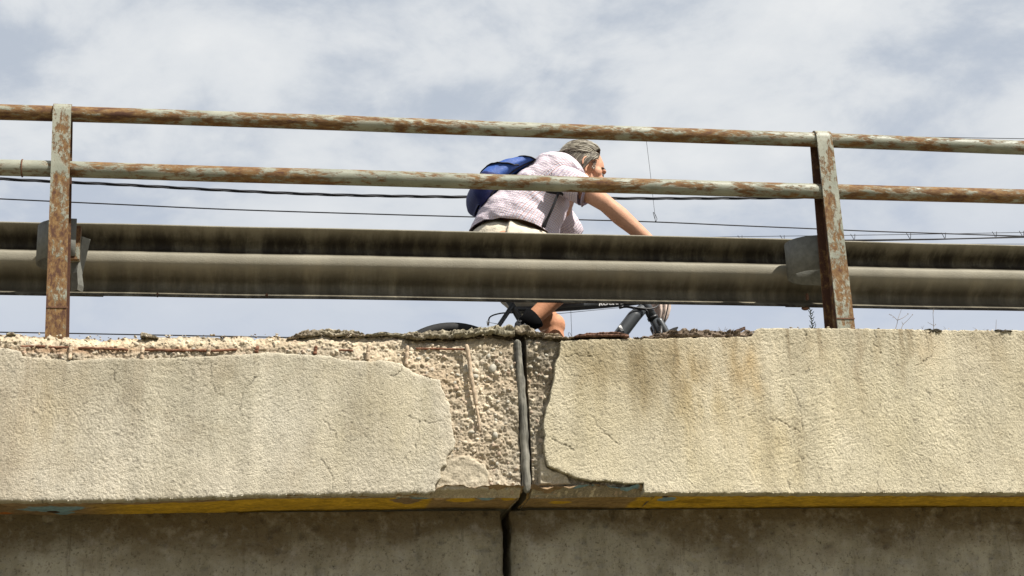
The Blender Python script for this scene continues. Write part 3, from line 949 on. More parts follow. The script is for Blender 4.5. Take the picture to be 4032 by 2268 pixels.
bar([(80, 1364), (180, 1366), (275, 1370), (400, 1373), (500, 1377)], 0.0050, M_rebar, 0.016)
bar([(560, 1377), (680, 1380), (800, 1381), (930, 1377)], 0.0048, M_rebar, 0.012)
bar([(1335, 1379), (1388, 1381)], 0.004, M_rebar, 0.016)
bar([(1640, 1373), (1740, 1374), (1830, 1376)], 0.0042, M_rebar, 0.018)
for sx, y0, y1, mt in ((275, 1362, 1410, M_limed), (558, 1372, 1408, M_limed), (820, 1366, 1394, M_limed), (1010, 1368, 1382, M_rebar), (1240, 1366, 1390, M_rebar), (1447, 1362, 1412, M_limed), (1600, 1366, 1432, M_limed)):
    bar([(sx + 4, y0), (sx + 2, (y0 + y1) / 2), (sx, y1)], 0.0072, mt, 0.006, 0.003)
bar([(1838, 1362), (1848, 1420), (1856, 1490), (1866, 1540), (1874, 1590)], 0.0082, M_limed, 0.008, 0.004)
bar([(1876, 1600), (1884, 1650), (1888, 1690)], 0.0052, M_limed, 0.018, 0.005)

# weathered filler rope standing in the open joint
jr = thing('joint_filler', 'weathered grey wooden-looking filler rope standing upright in the open joint between the spans', 'joint filler', tuple(at(2078, 1930, 0.03)))
P = np.array([at(a, b_, 0.035) for a, b_ in [(2036, 1352), (2040, 1400), (2048, 1480), (2052, 1560), (2058, 1640), (2062, 1720), (2067, 1800), (2071, 1880), (2076, 1930)]])
P = spline(P, 8); s = np.arange(len(P)) * 0.35
R = 0.0165 * (1 + 0.16 * fbm(s, s * 0, None, 8, 3)) * np.interp(np.arange(len(P)), [0, 3, len(P) - 4, len(P) - 1], [0.8, 1, 1, 0.7])
P[:, 0] += fbm(s * 0.6, s * 0 + 3, None, 5, 2) * 0.004
V, F = tube(P, R, 16, True, True)
ctr = np.repeat(np.vstack([P[:1]] * 3 + [P] + [P[-1:]] * 3), 16, 0)
V = V + (V - ctr) * (0.10 * fbm(V[:, 0] * 160, V[:, 2] * 9, V[:, 1] * 160, 4, 3))[:, None]
mesh_obj('rope', V, F, M_joint, jr)
m_ = MB(); Pk = np.array([at(2088, 1345, .06), at(2091, 1450, .06), at(2097, 1650, .06), at(2104, 1900, .06)])
m_.tube(spline(Pk, 6), 0.006, 8); m_.build('side_strip', M_wire, jr)
m_ = MB(); m_.box((X_JL - .06, 0.11, Z_SOF + 0.05), (X_JR + .06, 0.14, H + 1.742)); m_.build('backing_board', M_wire, jr, smooth=False)

# ------------------------------------------------------------------ crusts of dirt and old asphalt lying on the edge


def crust(name, label, cat, top_px, bot_px, y0, depth, seed, base, group=None, curl=0.0, rough=0.007):
    T = pl(top_px, y0); B = pl(bot_px, y0)
    x0, x1 = max(T[0, 0], B[0, 0]), min(T[-1, 0], B[-1, 0])
    xs = np.arange(x0, x1, 0.003); n = len(xs)
    zt = np.interp(xs, T[:, 0], T[:, 2]); zb = np.interp(xs, B[:, 0], B[:, 2])
    zt = zt + fbm(xs * 55, xs * 0, None, seed, 5, 0.65) * rough * 1.1
    zb = zb + fbm(xs * 48, xs * 0 + 4, None, seed + 1, 5, 0.65) * rough * 0.9
    zt = np.maximum(zt, zb + 0.003)
    prof = [(1.0, 0.6), (0.6, 0.6), (0.30, 0.55), (0.12, 0.34), (0.03, 0.10), (0.0, 0.25), (-0.02, 0.42), (0.0, 0.55), (0.01, 0.7), (-0.01, 0.84), (0.02, 0.96), (0.10, 1.0), (0.22, 1.0), (0.4, 0.98), (0.7, 0.9), (1.0, 0.6)]
    V = []
    for a, t in prof:
        y = y0 + a * depth; z = zb + (zt - zb) * t
        V.append(np.stack([xs, np.full(n, y), z], 1))
    V = np.stack(V, 1); m = len(prof)
    fx, fz = V[..., 0], V[..., 2]
    lay = fbm(fx * 12, fz * 150, V[..., 1] * 20, seed, 3) * rough * 1.1
    d = fbm(fx * 34, fz * 60, V[..., 1] * 34, seed + 2, 4, 0.6) * rough
    edge = np.minimum(np.arange(n), np.arange(n)[::-1])[:, None] / 8.0; edge = np.clip(edge, 0, 1)
    V[..., 1] += (lay + d) * 1.4 + (np.abs(vnoise(fx * 90, fz * 170, V[..., 1] * 60, seed + 3)) - .3) * rough * 1.3
    V[..., 2] += fbm(fx * 45, fz * 20, V[..., 1] * 30 + 7, seed + 4, 4, 0.6) * rough * 0.7 * edge
    tint = np.array(base) * (1 + 0.9 * fbm(fx * 45, fz * 110, V[..., 1] * 30, seed + 6, 4, 0.6))[..., None]
    hue = sstep(-0.1, 0.5, fbm(fx * 7, fz * 20, V[..., 1] * 8, seed + 8, 3))[..., None]
    tint = tint * (1 - hue * 0.5) + np.array([0.13, 0.095, 0.07]) * hue * 0.5
    V = V.reshape(-1, 3); tint = tint.reshape(-1, 3)
    F = []
    for i in range(n - 1):
        for j in range(m):
            F.append([i * m + j, (i + 1) * m + j, (i + 1) * m + (j + 1) % m, i * m + (j + 1) % m])
    F.append(list(range(m))); F.append([(n - 1) * m + j for j in range(m)][::-1])
    o = mesh_obj(name, V, F, M_crust, None, np.clip(tint, 0.01, 0.6))
    tag(o, label, cat, group)
    return o


BR = (0.235, 0.21, 0.15); BR2 = (0.25, 0.215, 0.155); RD = (0.13, 0.072, 0.05)
crust('dirt_crust', 'thick curled slab of dark dirt lifting off the top edge left of the cyclist', 'crust',
      [(1130, 1331), (1160, 1318), (1180, 1306), (1205, 1296), (1230, 1295), (1260, 1293), (1320, 1293), (1345, 1297), (1380, 1301), (1410, 1301), (1430, 1308), (1445, 1317)],
      [(1130, 1334), (1180, 1332), (1225, 1328), (1260, 1323), (1330, 1325), (1420, 1324), (1445, 1322)], 0.034, 0.22, 41, BR2)
crust('dirt_crust', 'thin run of crumbling dirt crust between the curled slab and the bicycle wheel', 'crust',
      [(1440, 1316), (1470, 1311), (1510, 1305), (1550, 1309), (1590, 1312), (1640, 1304), (1652, 1312)],
      [(1440, 1322), (1540, 1323), (1600, 1331), (1652, 1335)], 0.036, 0.2, 43, BR, rough=0.005)
crust('dirt_crust', 'long layered crust of greenish brown dirt rising below the bicycle wheel to the joint', 'crust',
      [(1600, 1310), (1640, 1308), (1680, 1302), (1720, 1297), (1780, 1298), (1850, 1293), (1900, 1284), (1950, 1279), (1975, 1280), (1990, 1277), (2015, 1280), (2028, 1290)],
      [(1600, 1334), (1660, 1334), (1760, 1335), (1830, 1329), (1900, 1322), (1960, 1322), (2000, 1326), (2028, 1330)], 0.012, 0.24, 47, BR, rough=0.009)
crust('dirt_crust', 'dirt layer left of the joint, painted dark as the shaded hollow under the long crust', 'crust',
      [(1740, 1330), (1830, 1318), (1900, 1308), (1980, 1308), (2020, 1312)], [(1740, 1344), (1830, 1336), (1920, 1334), (1985, 1342), (2020, 1350)], 0.045, 0.2, 49, (0.07, 0.055, 0.04), rough=0.008)  # dark colour paints the shade of the hollow below the crust
crust('dirt_crust', 'lumpy crust of dirt right of the joint, under the black sock', 'crust',
      [(2030, 1284), (2050, 1279), (2080, 1284), (2105, 1295), (2140, 1308), (2160, 1316)], [(2030, 1316), (2060, 1322), (2110, 1328), (2160, 1328)], 0.02, 0.22, 51, BR2, rough=0.009)
crust('dirt_crust', 'small crumbs of dirt crust on the edge below the bare knee', 'crust',
      [(2145, 1313), (2180, 1310), (2200, 1314), (2215, 1322), (2262, 1325)], [(2145, 1332), (2200, 1334), (2262, 1333)], 0.0, 0.15, 53, (0.27, 0.22, 0.16))
crust('dirt_crust', 'thin reddish slab of dirt lying under the grey down tube', 'crust',
      [(2262, 1322), (2280, 1317), (2320, 1309), (2360, 1305), (2420, 1305), (2460, 1310), (2478, 1316)], [(2262, 1330), (2320, 1328), (2400, 1326), (2478, 1330)], -0.008, 0.18, 55, RD, rough=0.004)
crust('dirt_crust', 'long low dirt crust with rootlets running right from the bicycle fork to the whole plaster', 'crust',
      [(2500, 1332), (2540, 1325), (2580, 1313), (2640, 1300), (2700, 1293), (2760, 1297), (2830, 1299), (2890, 1302), (2940, 1299), (2968, 1298)],
      [(2500, 1336), (2600, 1337), (2640, 1329), (2800, 1331), (2968, 1331)], 0.004, 0.24, 57, (0.15, 0.115, 0.085), rough=0.009)
crust('dirt_flake', 'dark flake of dirt tilted up on the low crust beside the whole plaster', 'flake',
      [(2890, 1303), (2915, 1290), (2934, 1285), (2938, 1292)], [(2890, 1306), (2915, 1303), (2938, 1302)], 0.03, 0.05, 59, (0.07, 0.045, 0.035), rough=0.003)
crust('dirt_flake', 'single brown chip lying on the broken edge near the left post', 'flake',
      [(552, 1312), (560, 1303), (572, 1306), (600, 1317), (625, 1326)], [(552, 1330), (590, 1331), (625, 1331)], 0.03, 0.08, 61, BR2, rough=0.004)
crust('dirt_flake', 'small dark flake on the broken edge at the far left', 'flake',
      [(24, 1314), (35, 1308), (52, 1308), (62, 1315)], [(24, 1320), (62, 1320)], 0.03, 0.08, 63, BR, rough=0.003)
crust('moss_clump', 'dark moss clump on the plaster edge below the thin dry stems', 'moss',
      [(3632, 1300), (3650, 1295), (3690, 1294), (3710, 1300)], [(3632, 1303), (3660, 1312), (3685, 1309), (3710, 1303)], -0.006, 0.06, 65, (0.05, 0.045, 0.03), rough=0.006)
crust('moss_clump', 'flat dark moss clump on the plaster edge at the far right', 'moss',
      [(3918, 1301), (3935, 1297), (3960, 1298), (3985, 1303)], [(3918, 1304), (3940, 1308), (3985, 1307)], -0.006, 0.06, 67, (0.05, 0.045, 0.03), rough=0.005)

# ------------------------------------------------------------------ railing: posts and two tubes
PX = [at(254, 1250, .06)[0], at(3300, 1250, .06)[0]]
PX = [-0.612, 2.452]
RAIL_Y = 0.098
zt_c = (at(310, 449, RAIL_Y)[2] + at(3190, 552, RAIL_Y)[2]) / 2
zm_c = (at(306, 666, RAIL_Y)[2] + at(3208, 754, RAIL_Y)[2]) / 2
rail_root = thing('bridge_railing', 'rusty pale green railing of two round tubes on tapered posts at the bridge edge', 'railing', (0.9, 0.1, H + 1.78))
sp_ = PX[1] - PX[0]
for nm, zc_, mat, rr in (('top_rail', zt_c, M_rail, 0.0305), ('mid_rail', zm_c, M_rail2, 0.0315)):
    m_ = MB(); xs = np.arange(PX[0] - sp_ - .6, PX[1] + sp_ + .6, 0.04)
    P = np.stack([xs, np.full(len(xs), RAIL_Y), zc_ + fbm(xs * 0.9, xs * 0, None, int(zc_ * 10), 2) * 0.004], 1)
    V, F = tube(P, rr * (1 + 0.012 * fbm(xs * 3, xs * 0, None, 3, 2)), 28)
    m_.add(V, F); tr = m_.build(nm, mat, rail_root)
    if nm == 'mid_rail':
        m_ = MB(); a = np.arange(24) * 2 * math.pi / 23
        jx = at(88, 660, RAIL_Y)[0]
        m_.tube(np.stack([np.full(24, jx), RAIL_Y + np.cos(a) * (rr + .001), zm_c + np.sin(a) * (rr + .001)], 1), 0.003, 6, False)
        m_.build('weld', M_bolt, tr)


def post(x, lean):
    zb, zt = H + 1.70, zt_c + 0.034
    w = 0.037
    m_ = MB()
    # front flange, wrapped over the top tube like a strap
    prof = [(0.052, zb), (0.054, zb + .25), (0.058, zb + .6), (0.061, zt_c - 0.02), (0.062, zt_c)]
    for a in np.linspace(0.15, math.pi * 0.92, 9):
        prof.append((RAIL_Y - 0.0355 * math.cos(a), zt_c + 0.0355 * math.sin(a)))
    n = len(prof); th = 0.0065
    P = np.array(prof); T = np.gradient(P, axis=0); T /= np.linalg.norm(T, axis=1)[:, None]
    N = np.stack([T[:, 1], -T[:, 0]], 1)
    V = []
    for i in range(n):
        xx = x + lean * (P[i, 1] - zb)
        o_, i_ = P[i] - N[i] * th * .5, P[i] + N[i] * th * .5
        ww = w - 0.003 * (P[i, 1] - zb)
        V += [(xx - ww, o_[0], o_[1]), (xx + ww, o_[0], o_[1]), (xx + ww, i_[0], i_[1]), (xx - ww, i_[0], i_[1])]
    F = [[3, 2, 1, 0], [4 * n - 4, 4 * n - 3, 4 * n - 2, 4 * n - 1]]
    for i in range(n - 1):
        for j in range(4):
            F.append([4 * i + j, 4 * i + (j + 1) % 4, 4 * i + 4 + (j + 1) % 4, 4 * i + 4 + j])
    m_.add(V, F); fl = m_.build('post', M_post, rail_root, smooth=False)
    # web and rear flange lean away towards the foot
    m_ = MB(); y_t, y_b = 0.134, 0.195
    V = []
    for z, yr in ((zb, y_b), (zt_c - 0.036, y_t)):
        xx = x + lean * (z - zb)
        V += [(xx - .004, 0.058, z), (xx + .004, 0.058, z), (xx + .004, yr, z), (xx - .004, yr, z)]
    m_.add(V, [[0, 1, 5, 4], [1, 2, 6, 5], [2, 3, 7, 6], [3, 0, 4, 7], [4, 5, 6, 7]]); m_.build('web', M_web_shaded, fl, smooth=False)
    m_ = MB(); V = []
    for z, yr in ((zb, y_b), (zt_c + 0.022, y_t)):
        xx = x + lean * (z - zb); ww = w - 0.003 * (z - zb)
        V += [(xx - ww, yr + .001, z), (xx + ww, yr + .001, z), (xx + ww, yr + .0075, z), (xx - ww, yr + .0075, z)]
    m_.add(V, [[0, 1, 5, 4], [1, 2, 6, 5], [2, 3, 7, 6], [3, 0, 4, 7], [4, 5, 6, 7]]); m_.build('rear_flange', M_web_shaded, fl, smooth=False)
    m_ = MB(); z = zb + 0.185
    m_.box((x - w - .0015, 0.0475, z), (x + w + .0015, 0.0492, z + 0.006), 0.0004); m_.build('weld_seam', M_bolt, fl, smooth=False)
    return fl


for k, (x, ln) in enumerate(((PX[0], -0.022), (PX[1], 0.0), (PX[0] - sp_, 0.0), (PX[1] + sp_, 0.0))):
    post(x, ln)

# ------------------------------------------------------------------ crash barrier behind the railing
GY = 0.400
gz_top = (at(313, 876, GY)[2] + at(3193, 942, GY)[2]) / 2
gz_bot = (at(282, 1161, GY)[2] + at(3300, 1208, GY)[2]) / 2
GH = gz_top - gz_bot
guard = thing('crash_barrier', 'dirty grey corrugated steel crash barrier seen from its back behind the railing', 'crash barrier', (0.9, GY, H + 1.78))
prof = [(0.004, .312), (0.002, .306), (0.008, .298), (0.028, .283), (.058, .262), (.074, .248), (.081, .236), (.083, .224), (.081, .212), (.070, .199), (.045, .184), (.018, .168), (.006, .160), (0.001, .150),
        (0.0, .135), (.004, .120), (.018, .106), (.045, .090), (.068, .078), (.079, .070), (.083, .060), (.083, .048), (.078, .038), (.058, .024), (.03, .010), (.012, .002), (.004, -.002), (.002, -.006)]
# drawn finer so that the bends are smooth
prof = [(a, b_ * .176 / .15 if b_ < .15 else .176 + (b_ - .15) * .136 / .162) for a, b_ in prof]
pr2 = spline(np.array([(a, b_, 0) for a, b_ in prof]), 3)[:, :2]
pr2[:, 1] = gz_bot + (pr2[:, 1] + 0.006) / 0.318 * GH; pr2[:, 0] += GY


def beam(x0, x1, off, seed):
    xs = np.arange(x0, x1 + .001, 0.05); n = len(pr2)
    P = pr2; T = np.gradient(P, axis=0); T /= np.linalg.norm(T, axis=1)[:, None]; N = np.stack([-T[:, 1], T[:, 0]], 1)
    V = []; tint = []
    film = np.clip(0.15 + 1.1 * np.clip(-(-N[:, 1]) * 0 + (P[:, 0] - GY) / 0.083, 0, 1), 0, 1)   # dirt and painted shade in the hollows
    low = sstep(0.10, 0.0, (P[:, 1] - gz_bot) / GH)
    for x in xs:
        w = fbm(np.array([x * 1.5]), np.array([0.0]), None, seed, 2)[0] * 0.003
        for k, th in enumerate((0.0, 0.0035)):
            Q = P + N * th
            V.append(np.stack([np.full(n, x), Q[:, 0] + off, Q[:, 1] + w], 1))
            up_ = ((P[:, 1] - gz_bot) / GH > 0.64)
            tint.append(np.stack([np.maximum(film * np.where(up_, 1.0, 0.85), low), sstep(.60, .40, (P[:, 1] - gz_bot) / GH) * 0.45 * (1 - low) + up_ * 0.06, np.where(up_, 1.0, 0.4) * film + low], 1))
    V = np.concatenate(V); tint = np.concatenate(tint); F = []
    for i in range(len(xs) - 1):
        a, b_ = i * 2 * n, (i + 1) * 2 * n
        for j in range(n - 1):
            F.append([a + j, a + j + 1, b_ + j + 1, b_ + j])
            F.append([a + n + j, b_ + n + j, b_ + n + j + 1, a + n + j + 1])
        for j in (0, n - 1):
            F.append([a + j, b_ + j, b_ + n + j, a + n + j])
    for i in (0, len(xs) - 1):
        a = i * 2 * n
        for j in range(n - 1):
            F.append([a + j, a + j + 1, a + n + j + 1, a + n + j])
    return mesh_obj('barrier_beam', V, F, M_guard, guard, tint)


XS = [at(3085, 1100, GY)[0], at(190, 1000, GY)[0]]
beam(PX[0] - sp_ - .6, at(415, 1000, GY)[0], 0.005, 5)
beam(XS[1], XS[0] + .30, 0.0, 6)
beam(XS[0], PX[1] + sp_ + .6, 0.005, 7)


def bracket(xl, z0, z1, xr):
    """bent steel strap, round end to the left, between post and beam"""
    y0, y1 = 0.196, GY - 0.004
    yc, rad = (y0 + y1) / 2, (y1 - y0) / 2
    pts = [(xr, y0 + .001)] + [(xl + rad * 1.2 - rad * 1.2 * math.sin(a), yc - rad * math.cos(a)) for a in np.linspace(0, math.pi, 15)] + [(xr, y1 - .001)]
    P = np.array(pts); T = np.gradient(P, axis=0); T /= np.linalg.norm(T, axis=1)[:, None]; N = np.stack([-T[:, 1], T[:, 0]], 1)
    V = []; n = len(P); th = .006
    for z in (z0, z1):
        for s_ in (0, 1):
            Q = P + N * th * s_
            V += [(q[0], q[1], z) for q in Q]
    F = []
    for j in range(n - 1):
        F += [[j, j + 1, n + j + 1, n + j], [2 * n + j, 3 * n + j, 3 * n + j + 1, 2 * n + j + 1], [j, 2 * n + j, 2 * n + j + 1, j + 1], [n + j, n + j + 1, 3 * n + j + 1, 3 * n + j]]
    for j in (0, n - 1):
        F.append([j, n + j, 3 * n + j, 2 * n + j])
    m_ = MB(); m_.add(V, F); b_ = m_.build('bracket', M_bracket, guard)
    b_.data.materials.append(M_bracket_lit)
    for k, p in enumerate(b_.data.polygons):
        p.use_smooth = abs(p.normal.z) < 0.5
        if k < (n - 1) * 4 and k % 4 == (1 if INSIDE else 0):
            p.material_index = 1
    m_ = MB(); m_.ball((xl + .115, y0 + .012, z0 + .022), (.016, .009, .016), 6, 10); m_.build('bolt', M_bolt, b_)
    return b_


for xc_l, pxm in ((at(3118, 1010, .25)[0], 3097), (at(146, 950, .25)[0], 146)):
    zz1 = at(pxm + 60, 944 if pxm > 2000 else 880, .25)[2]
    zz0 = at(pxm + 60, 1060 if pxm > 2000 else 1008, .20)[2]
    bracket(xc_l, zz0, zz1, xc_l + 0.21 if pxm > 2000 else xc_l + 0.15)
# extra folded plate and angle right of the left post
m_ = MB(); a0 = at(278, 885, .19); a1 = at(312, 1020, .19)
m_.box((a0[0], 0.196, a1[2]), (a1[0], 0.236, a0[2]), 0.002); m_.build('post_plate', M_post, guard, smooth=False)
P = np.array([at(x_, y_, .24) for x_, y_ in [(288, 937), (327, 937), (355, 937)]])
zb_ = at(330, 1140, .24)[2]; zt_ = P[0][2]
V = []
for z, sx, oy in ((zt_, 1.0, 0.0), (zt_ - (zt_ - zb_) * .70, .62, -.002), (zb_ + .02, 0.72, 0.012), (zb_, .66, .02)):
    for px_, yy in ((288, .238), (327, .222), (355, .25)):
        X0 = at(288, 937, .24)[0]; X = X0 + (at(px_, 937, .24)[0] - X0) * sx
        V.append((X, yy + oy, z))
F = [[i * 3 + j, i * 3 + j + 1, i * 3 + 4 + j, i * 3 + 3 + j] for i in range(3) for j in range(2)]
nV = len(V); V += [(v[0], v[1] + .006, v[2]) for v in V]
F += [[nV + b_ for b_ in f[::-1]] for f in F]
F += [[0, 1, nV + 1, nV], [1, 2, nV + 2, nV + 1], [9, 10, nV + 10, nV + 9], [10, 11, nV + 11, nV + 10]] + [[i * 3 + 2, i * 3 + 5, nV + i * 3 + 5, nV + i * 3 + 2] for i in range(3)]
m_ = MB(); m_.add(V, F); m_.build('folded_plate', M_bracket, guard, smooth=False)
for bx, by, by2 in ((3171, 1214, GY + .02), (620, 1162, GY + .03), (1050, 1164, GY + .03)):
    p = at(bx, by, by2); m_ = MB(); rr = 0.018 if bx > 3000 else 0.006
    m_.ball(p, (rr, .012, .009), 6, 12); m_.build('bolt', M_bolt, guard)
p0 = at(3176, 1172, GY + .01); m_ = MB(); m_.box((p0[0] - .004, p0[1] - .012, p0[2] - .012), (p0[0] + .005, p0[1], p0[2] + .016), .001); m_.build('bolt', M_bolt, guard, smooth=False)

# ------------------------------------------------------------------ overhead wires beyond the bridge
WY = 7.5


def wire(name, label, cat, pts, r, mat=None, Y=WY, ext=True, group=None, n=6):
    P = np.array([at(a, b_, Y) for a, b_ in pts])
    P = spline(P, 10)
    if ext:
        d0 = (P[0] - P[3]) / np.linalg.norm(P[0] - P[3]); d1 = (P[-1] - P[-4]) / np.linalg.norm(P[-1] - P[-4])
        P = np.vstack([P[0] + d0 * 18, P[0] + d0 * 6, P, P[-1] + d1 * 6, P[-1] + d1 * 18])
    m_ = MB(); m_.tube(P, r, n); o = m_.build(name, mat or M_wire); tag(o, label, cat, group)
    return P


# twisted pair
tw = np.array([at(a, b_, WY) for a, b_ in [(-6000, 420), (-3000, 520), (-400, 675), (0, 704), (470, 727), (939, 752), (1346, 768), (1847, 776), (2410, 781), (2970, 780), (3500, 771), (4100, 752), (6000, 640), (8500, 430)]])
tw = spline(tw, 40)
L = np.concatenate([[0], np.cumsum(np.linalg.norm(np.diff(tw, axis=0), axis=1))])
xs = np.arange(0, L[-1], 0.03); C = np.stack([np.interp(xs, L, tw[:, i]) for i in range(3)], 1)
tc = thing('twisted_cable', 'thick black twisted overhead cable passing behind the middle rail', 'cable', tuple(C[0]))
for ph in (0, 2.09, 4.19):
    P = C.copy(); a = xs / 0.80 * 2 * math.pi + ph
    P[:, 1] += np.cos(a) * 0.0075; P[:, 2] += np.sin(a) * 0.0075
    m_ = MB(); m_.tube(P, 0.0072, 6); m_.build('strand', M_wire, tc)
wire('overhead_wire', 'thin black straight wire just below the twisted cable', 'wire', [(0, 783), (470, 805), (939, 826), (1643, 848), (2240, 864), (2580, 874), (2900, 888), (3190, 900), (3445, 911), (3726, 920), (4032, 930)], 0.0062)
wire('overhead_wire', 'lowest black wire, just above the broken edge at the left', 'wire', [(0, 1308), (240, 1312), (555, 1318), (1140, 1329), (1700, 1340), (2300, 1352)], 0.0055)
wire('overhead_wire', 'messenger wire behind the top rail, coming out above it at the far right', 'wire', [(0, 447), (1000, 474), (2016, 505), (3000, 530), (3700, 541), (4032, 546)], 0.0040)
# carried cable with its messenger and hangers, at the right
WY2 = 9.0
cc = thing('carried_cable', 'thick cable hung with small forked clips from a thin wire at the right', 'cable', tuple(at(3300, 940, WY2)))


def wpart(name, pts, r, mat=M_wire, Y=WY2, parent=cc, ext=True):
    P = spline(np.array([at(a, b_, Y) for a, b_ in pts]), 8)
    if ext:
        d1 = (P[-1] - P[-4]) / np.linalg.norm(P[-1] - P[-4]); d0 = (P[0] - P[3]) / np.linalg.norm(P[0] - P[3])
        P = np.vstack([P[0] + d0 * 12, P, P[-1] + d1 * 12])
    m_ = MB(); m_.tube(P, r, 6); m_.build(name, mat, parent)


wpart('messenger', [(2500, 940), (2900, 932), (3309, 927), (3700, 921), (4032, 915)], 0.0034)
wpart('cable', [(2500, 956), (2900, 950), (3309, 946), (3577, 943), (3726, 941), (4032, 934)], 0.0078)
wpart('second_cable', [(2900, 957), (3309, 950), (3577, 945), (3726, 942), (4032, 930)], 0.0055)
wpart('lower_cable', [(3300, 962), (3726, 961), (4032, 961)], 0.0030)
for hx, hy in ((2918, 932), (3084, 931), (3362, 926), (3582, 923), (3719, 921), (3920, 917), (4026, 914)):
    m_ = MB()
    for dx in (-11, 6):
        m_.tube([at(hx + dx - 2, hy - 5, WY2), at(hx + dx * .5 + 1, hy + 8, WY2), at(hx + 2, hy + 22, WY2)], 0.0035, 5)
    m_.build('clip', M_wire, cc)
# droppers
dr = thing('dropper_wire', 'thin hanging wire looped onto the lower overhead wire right of the arm', 'wire', tuple(at(2581, 868, WY)))
m_ = MB(); m_.tube(spline([at(2541, 520, WY), at(2558, 660, WY), at(2567, 740, WY), at(2578, 840, WY), at(2580, 866, WY)], 5), 0.0021, 5); m_.build('strand', M_wire_thin, dr)
m_ = MB(); m_.tube(spline([at(2580, 866, WY), at(2573, 842, WY), at(2573, 836, WY), at(2580, 845, WY), at(2587, 862, WY), at(2582, 870, WY)], 6), 0.0028, 5); m_.build('loop', M_wire_thin, dr)
m_ = MB(); q = at(2582, 872, WY); m_.ball(q, (.008, .008, .012), 6, 8); m_.build('clamp', M_wire, dr)
dr = thing('dropper_wire', 'thin hanging wire with a small loop seen below the bicycle top tube', 'wire', tuple(at(2255, 1335, WY)))
m_ = MB(); m_.tube(spline([at(2236, 866, WY), at(2243, 1050, WY), at(2248, 1228, WY), at(2252, 1335, WY), at(2253, 1350, WY)], 5), 0.0022, 5); m_.build('strand', M_wire_thin, dr)
m_ = MB(); m_.tube(spline([at(2250, 1322, WY), at(2245, 1312, WY), at(2239, 1310, WY), at(2238, 1318, WY), at(2243, 1326, WY), at(2250, 1330, WY)], 6), 0.0022, 5); m_.build('loop', M_wire_thin, dr)

# ------------------------------------------------------------------ dry weeds on the edge


def weed(label, base, stems, r, mat, seeds=None):
    Y = 0.13
    t = thing('dry_weed', label, 'weed', tuple(at(base[0], base[1], Y)), 'dry weeds on the bridge edge')
    m_ = MB()
    for st in stems:
        P = np.array([at(a, b_, Y + 0.01 * math.sin(a)) for a, b_ in st]); P = spline(P, 5)
        m_.tube(P, np.linspace(r, r * 0.5, len(P)), 5)
    m_.build('stem', mat, t)
    if seeds:
        m_ = MB()
        for a, b_ in seeds:
            m_.ball(at(a, b_, Y + random.uniform(-.01, .01)), (random.uniform(.0012, .0026), .0016, random.uniform(.0018, .003)), 4, 6)
        m_.build('seed_head', mat, t)


st = [[(3202, 1298), (3196, 1265), (3192, 1240), (3190, 1214)]]; sd_ = []
for k in range(15):
    y = 1218 + k * 5; s_ = 1 if k % 2 else -1; ln = 4 + (k % 4) * 2.2
    xb = 3190 + (y - 1214) * 0.13
    st.append([(xb, y + 4), (xb + s_ * ln * .6, y), (xb + s_ * ln, y - 5)])
    sd_ += [(xb + s_ * ln, y - 5), (xb + s_ * ln * .7, y - 1), (xb + s_ * 1.5, y)]
st.append([(3203, 1296), (3212, 1282), (3208, 1270)]); st.append([(3200, 1297), (3190, 1288), (3186, 1280)])
weed('small dark seeded weed beside the foot of the right post', (3202, 1300), st, 0.0016, M_weed_dark, sd_)
weed('pale forked dry weed right of the right post', (3530, 1303),
     [[(3525, 1297), (3532, 1275), (3535, 1258), (3545, 1230), (3550, 1216)], [(3534, 1262), (3520, 1248), (3508, 1240)], [(3520, 1248), (3514, 1252)], [(3536, 1260), (3555, 1252), (3575, 1238)],
      [(3548, 1297), (3556, 1278), (3575, 1260), (3592, 1240)], [(3556, 1278), (3550, 1266)]], 0.0012, M_weed, [(3508, 1240), (3502, 1238), (3575, 1236), (3593, 1239)])
weed('thin upright dry stalk above the left moss clump', (3676, 1300),
     [[(3676, 1297), (3676, 1270), (3674, 1240), (3675, 1216)], [(3677, 1282), (3662, 1274), (3652, 1268)], [(3676, 1285), (3684, 1278)]], 0.0012, M_weed, [(3674, 1232), (3675, 1224), (3684, 1277)])
weed('tiny single stalk above the moss clump at the far right', (3921, 1303), [[(3921, 1300), (3922, 1280), (3923, 1258)]], 0.0011, M_weed)

# ------------------------------------------------------------------ bicycle
def B(x, h, off=0.0):
    return np.array([x, YR + off, ROAD + h])


M_frame = simple('grey_bike_paint', (0.045, 0.050, 0.055), 0.35, 0.0, 0.5, 0.08, 20)
M_blackp = simple('black_plastic', (0.012, 0.012, 0.013), 0.45, 0, 0.4)
M_tyre = simple('tyre_rubber', (0.018, 0.018, 0.018), 0.8, 0, 0.3, 0.2, 80)
M_metal = simple('bright_metal', (0.55, 0.55, 0.55), 0.3, 1.0, 0.5)
M_white = simple('white_print', (0.75, 0.75, 0.75), 0.6)
bike = thing('bicycle', 'dark grey mountain bicycle ridden along behind the crash barrier', 'bicycle', tuple(B(1.5, 0)))
RA, FA, BB = (1.010, .340), (2.115, .325), (1.53, .31)


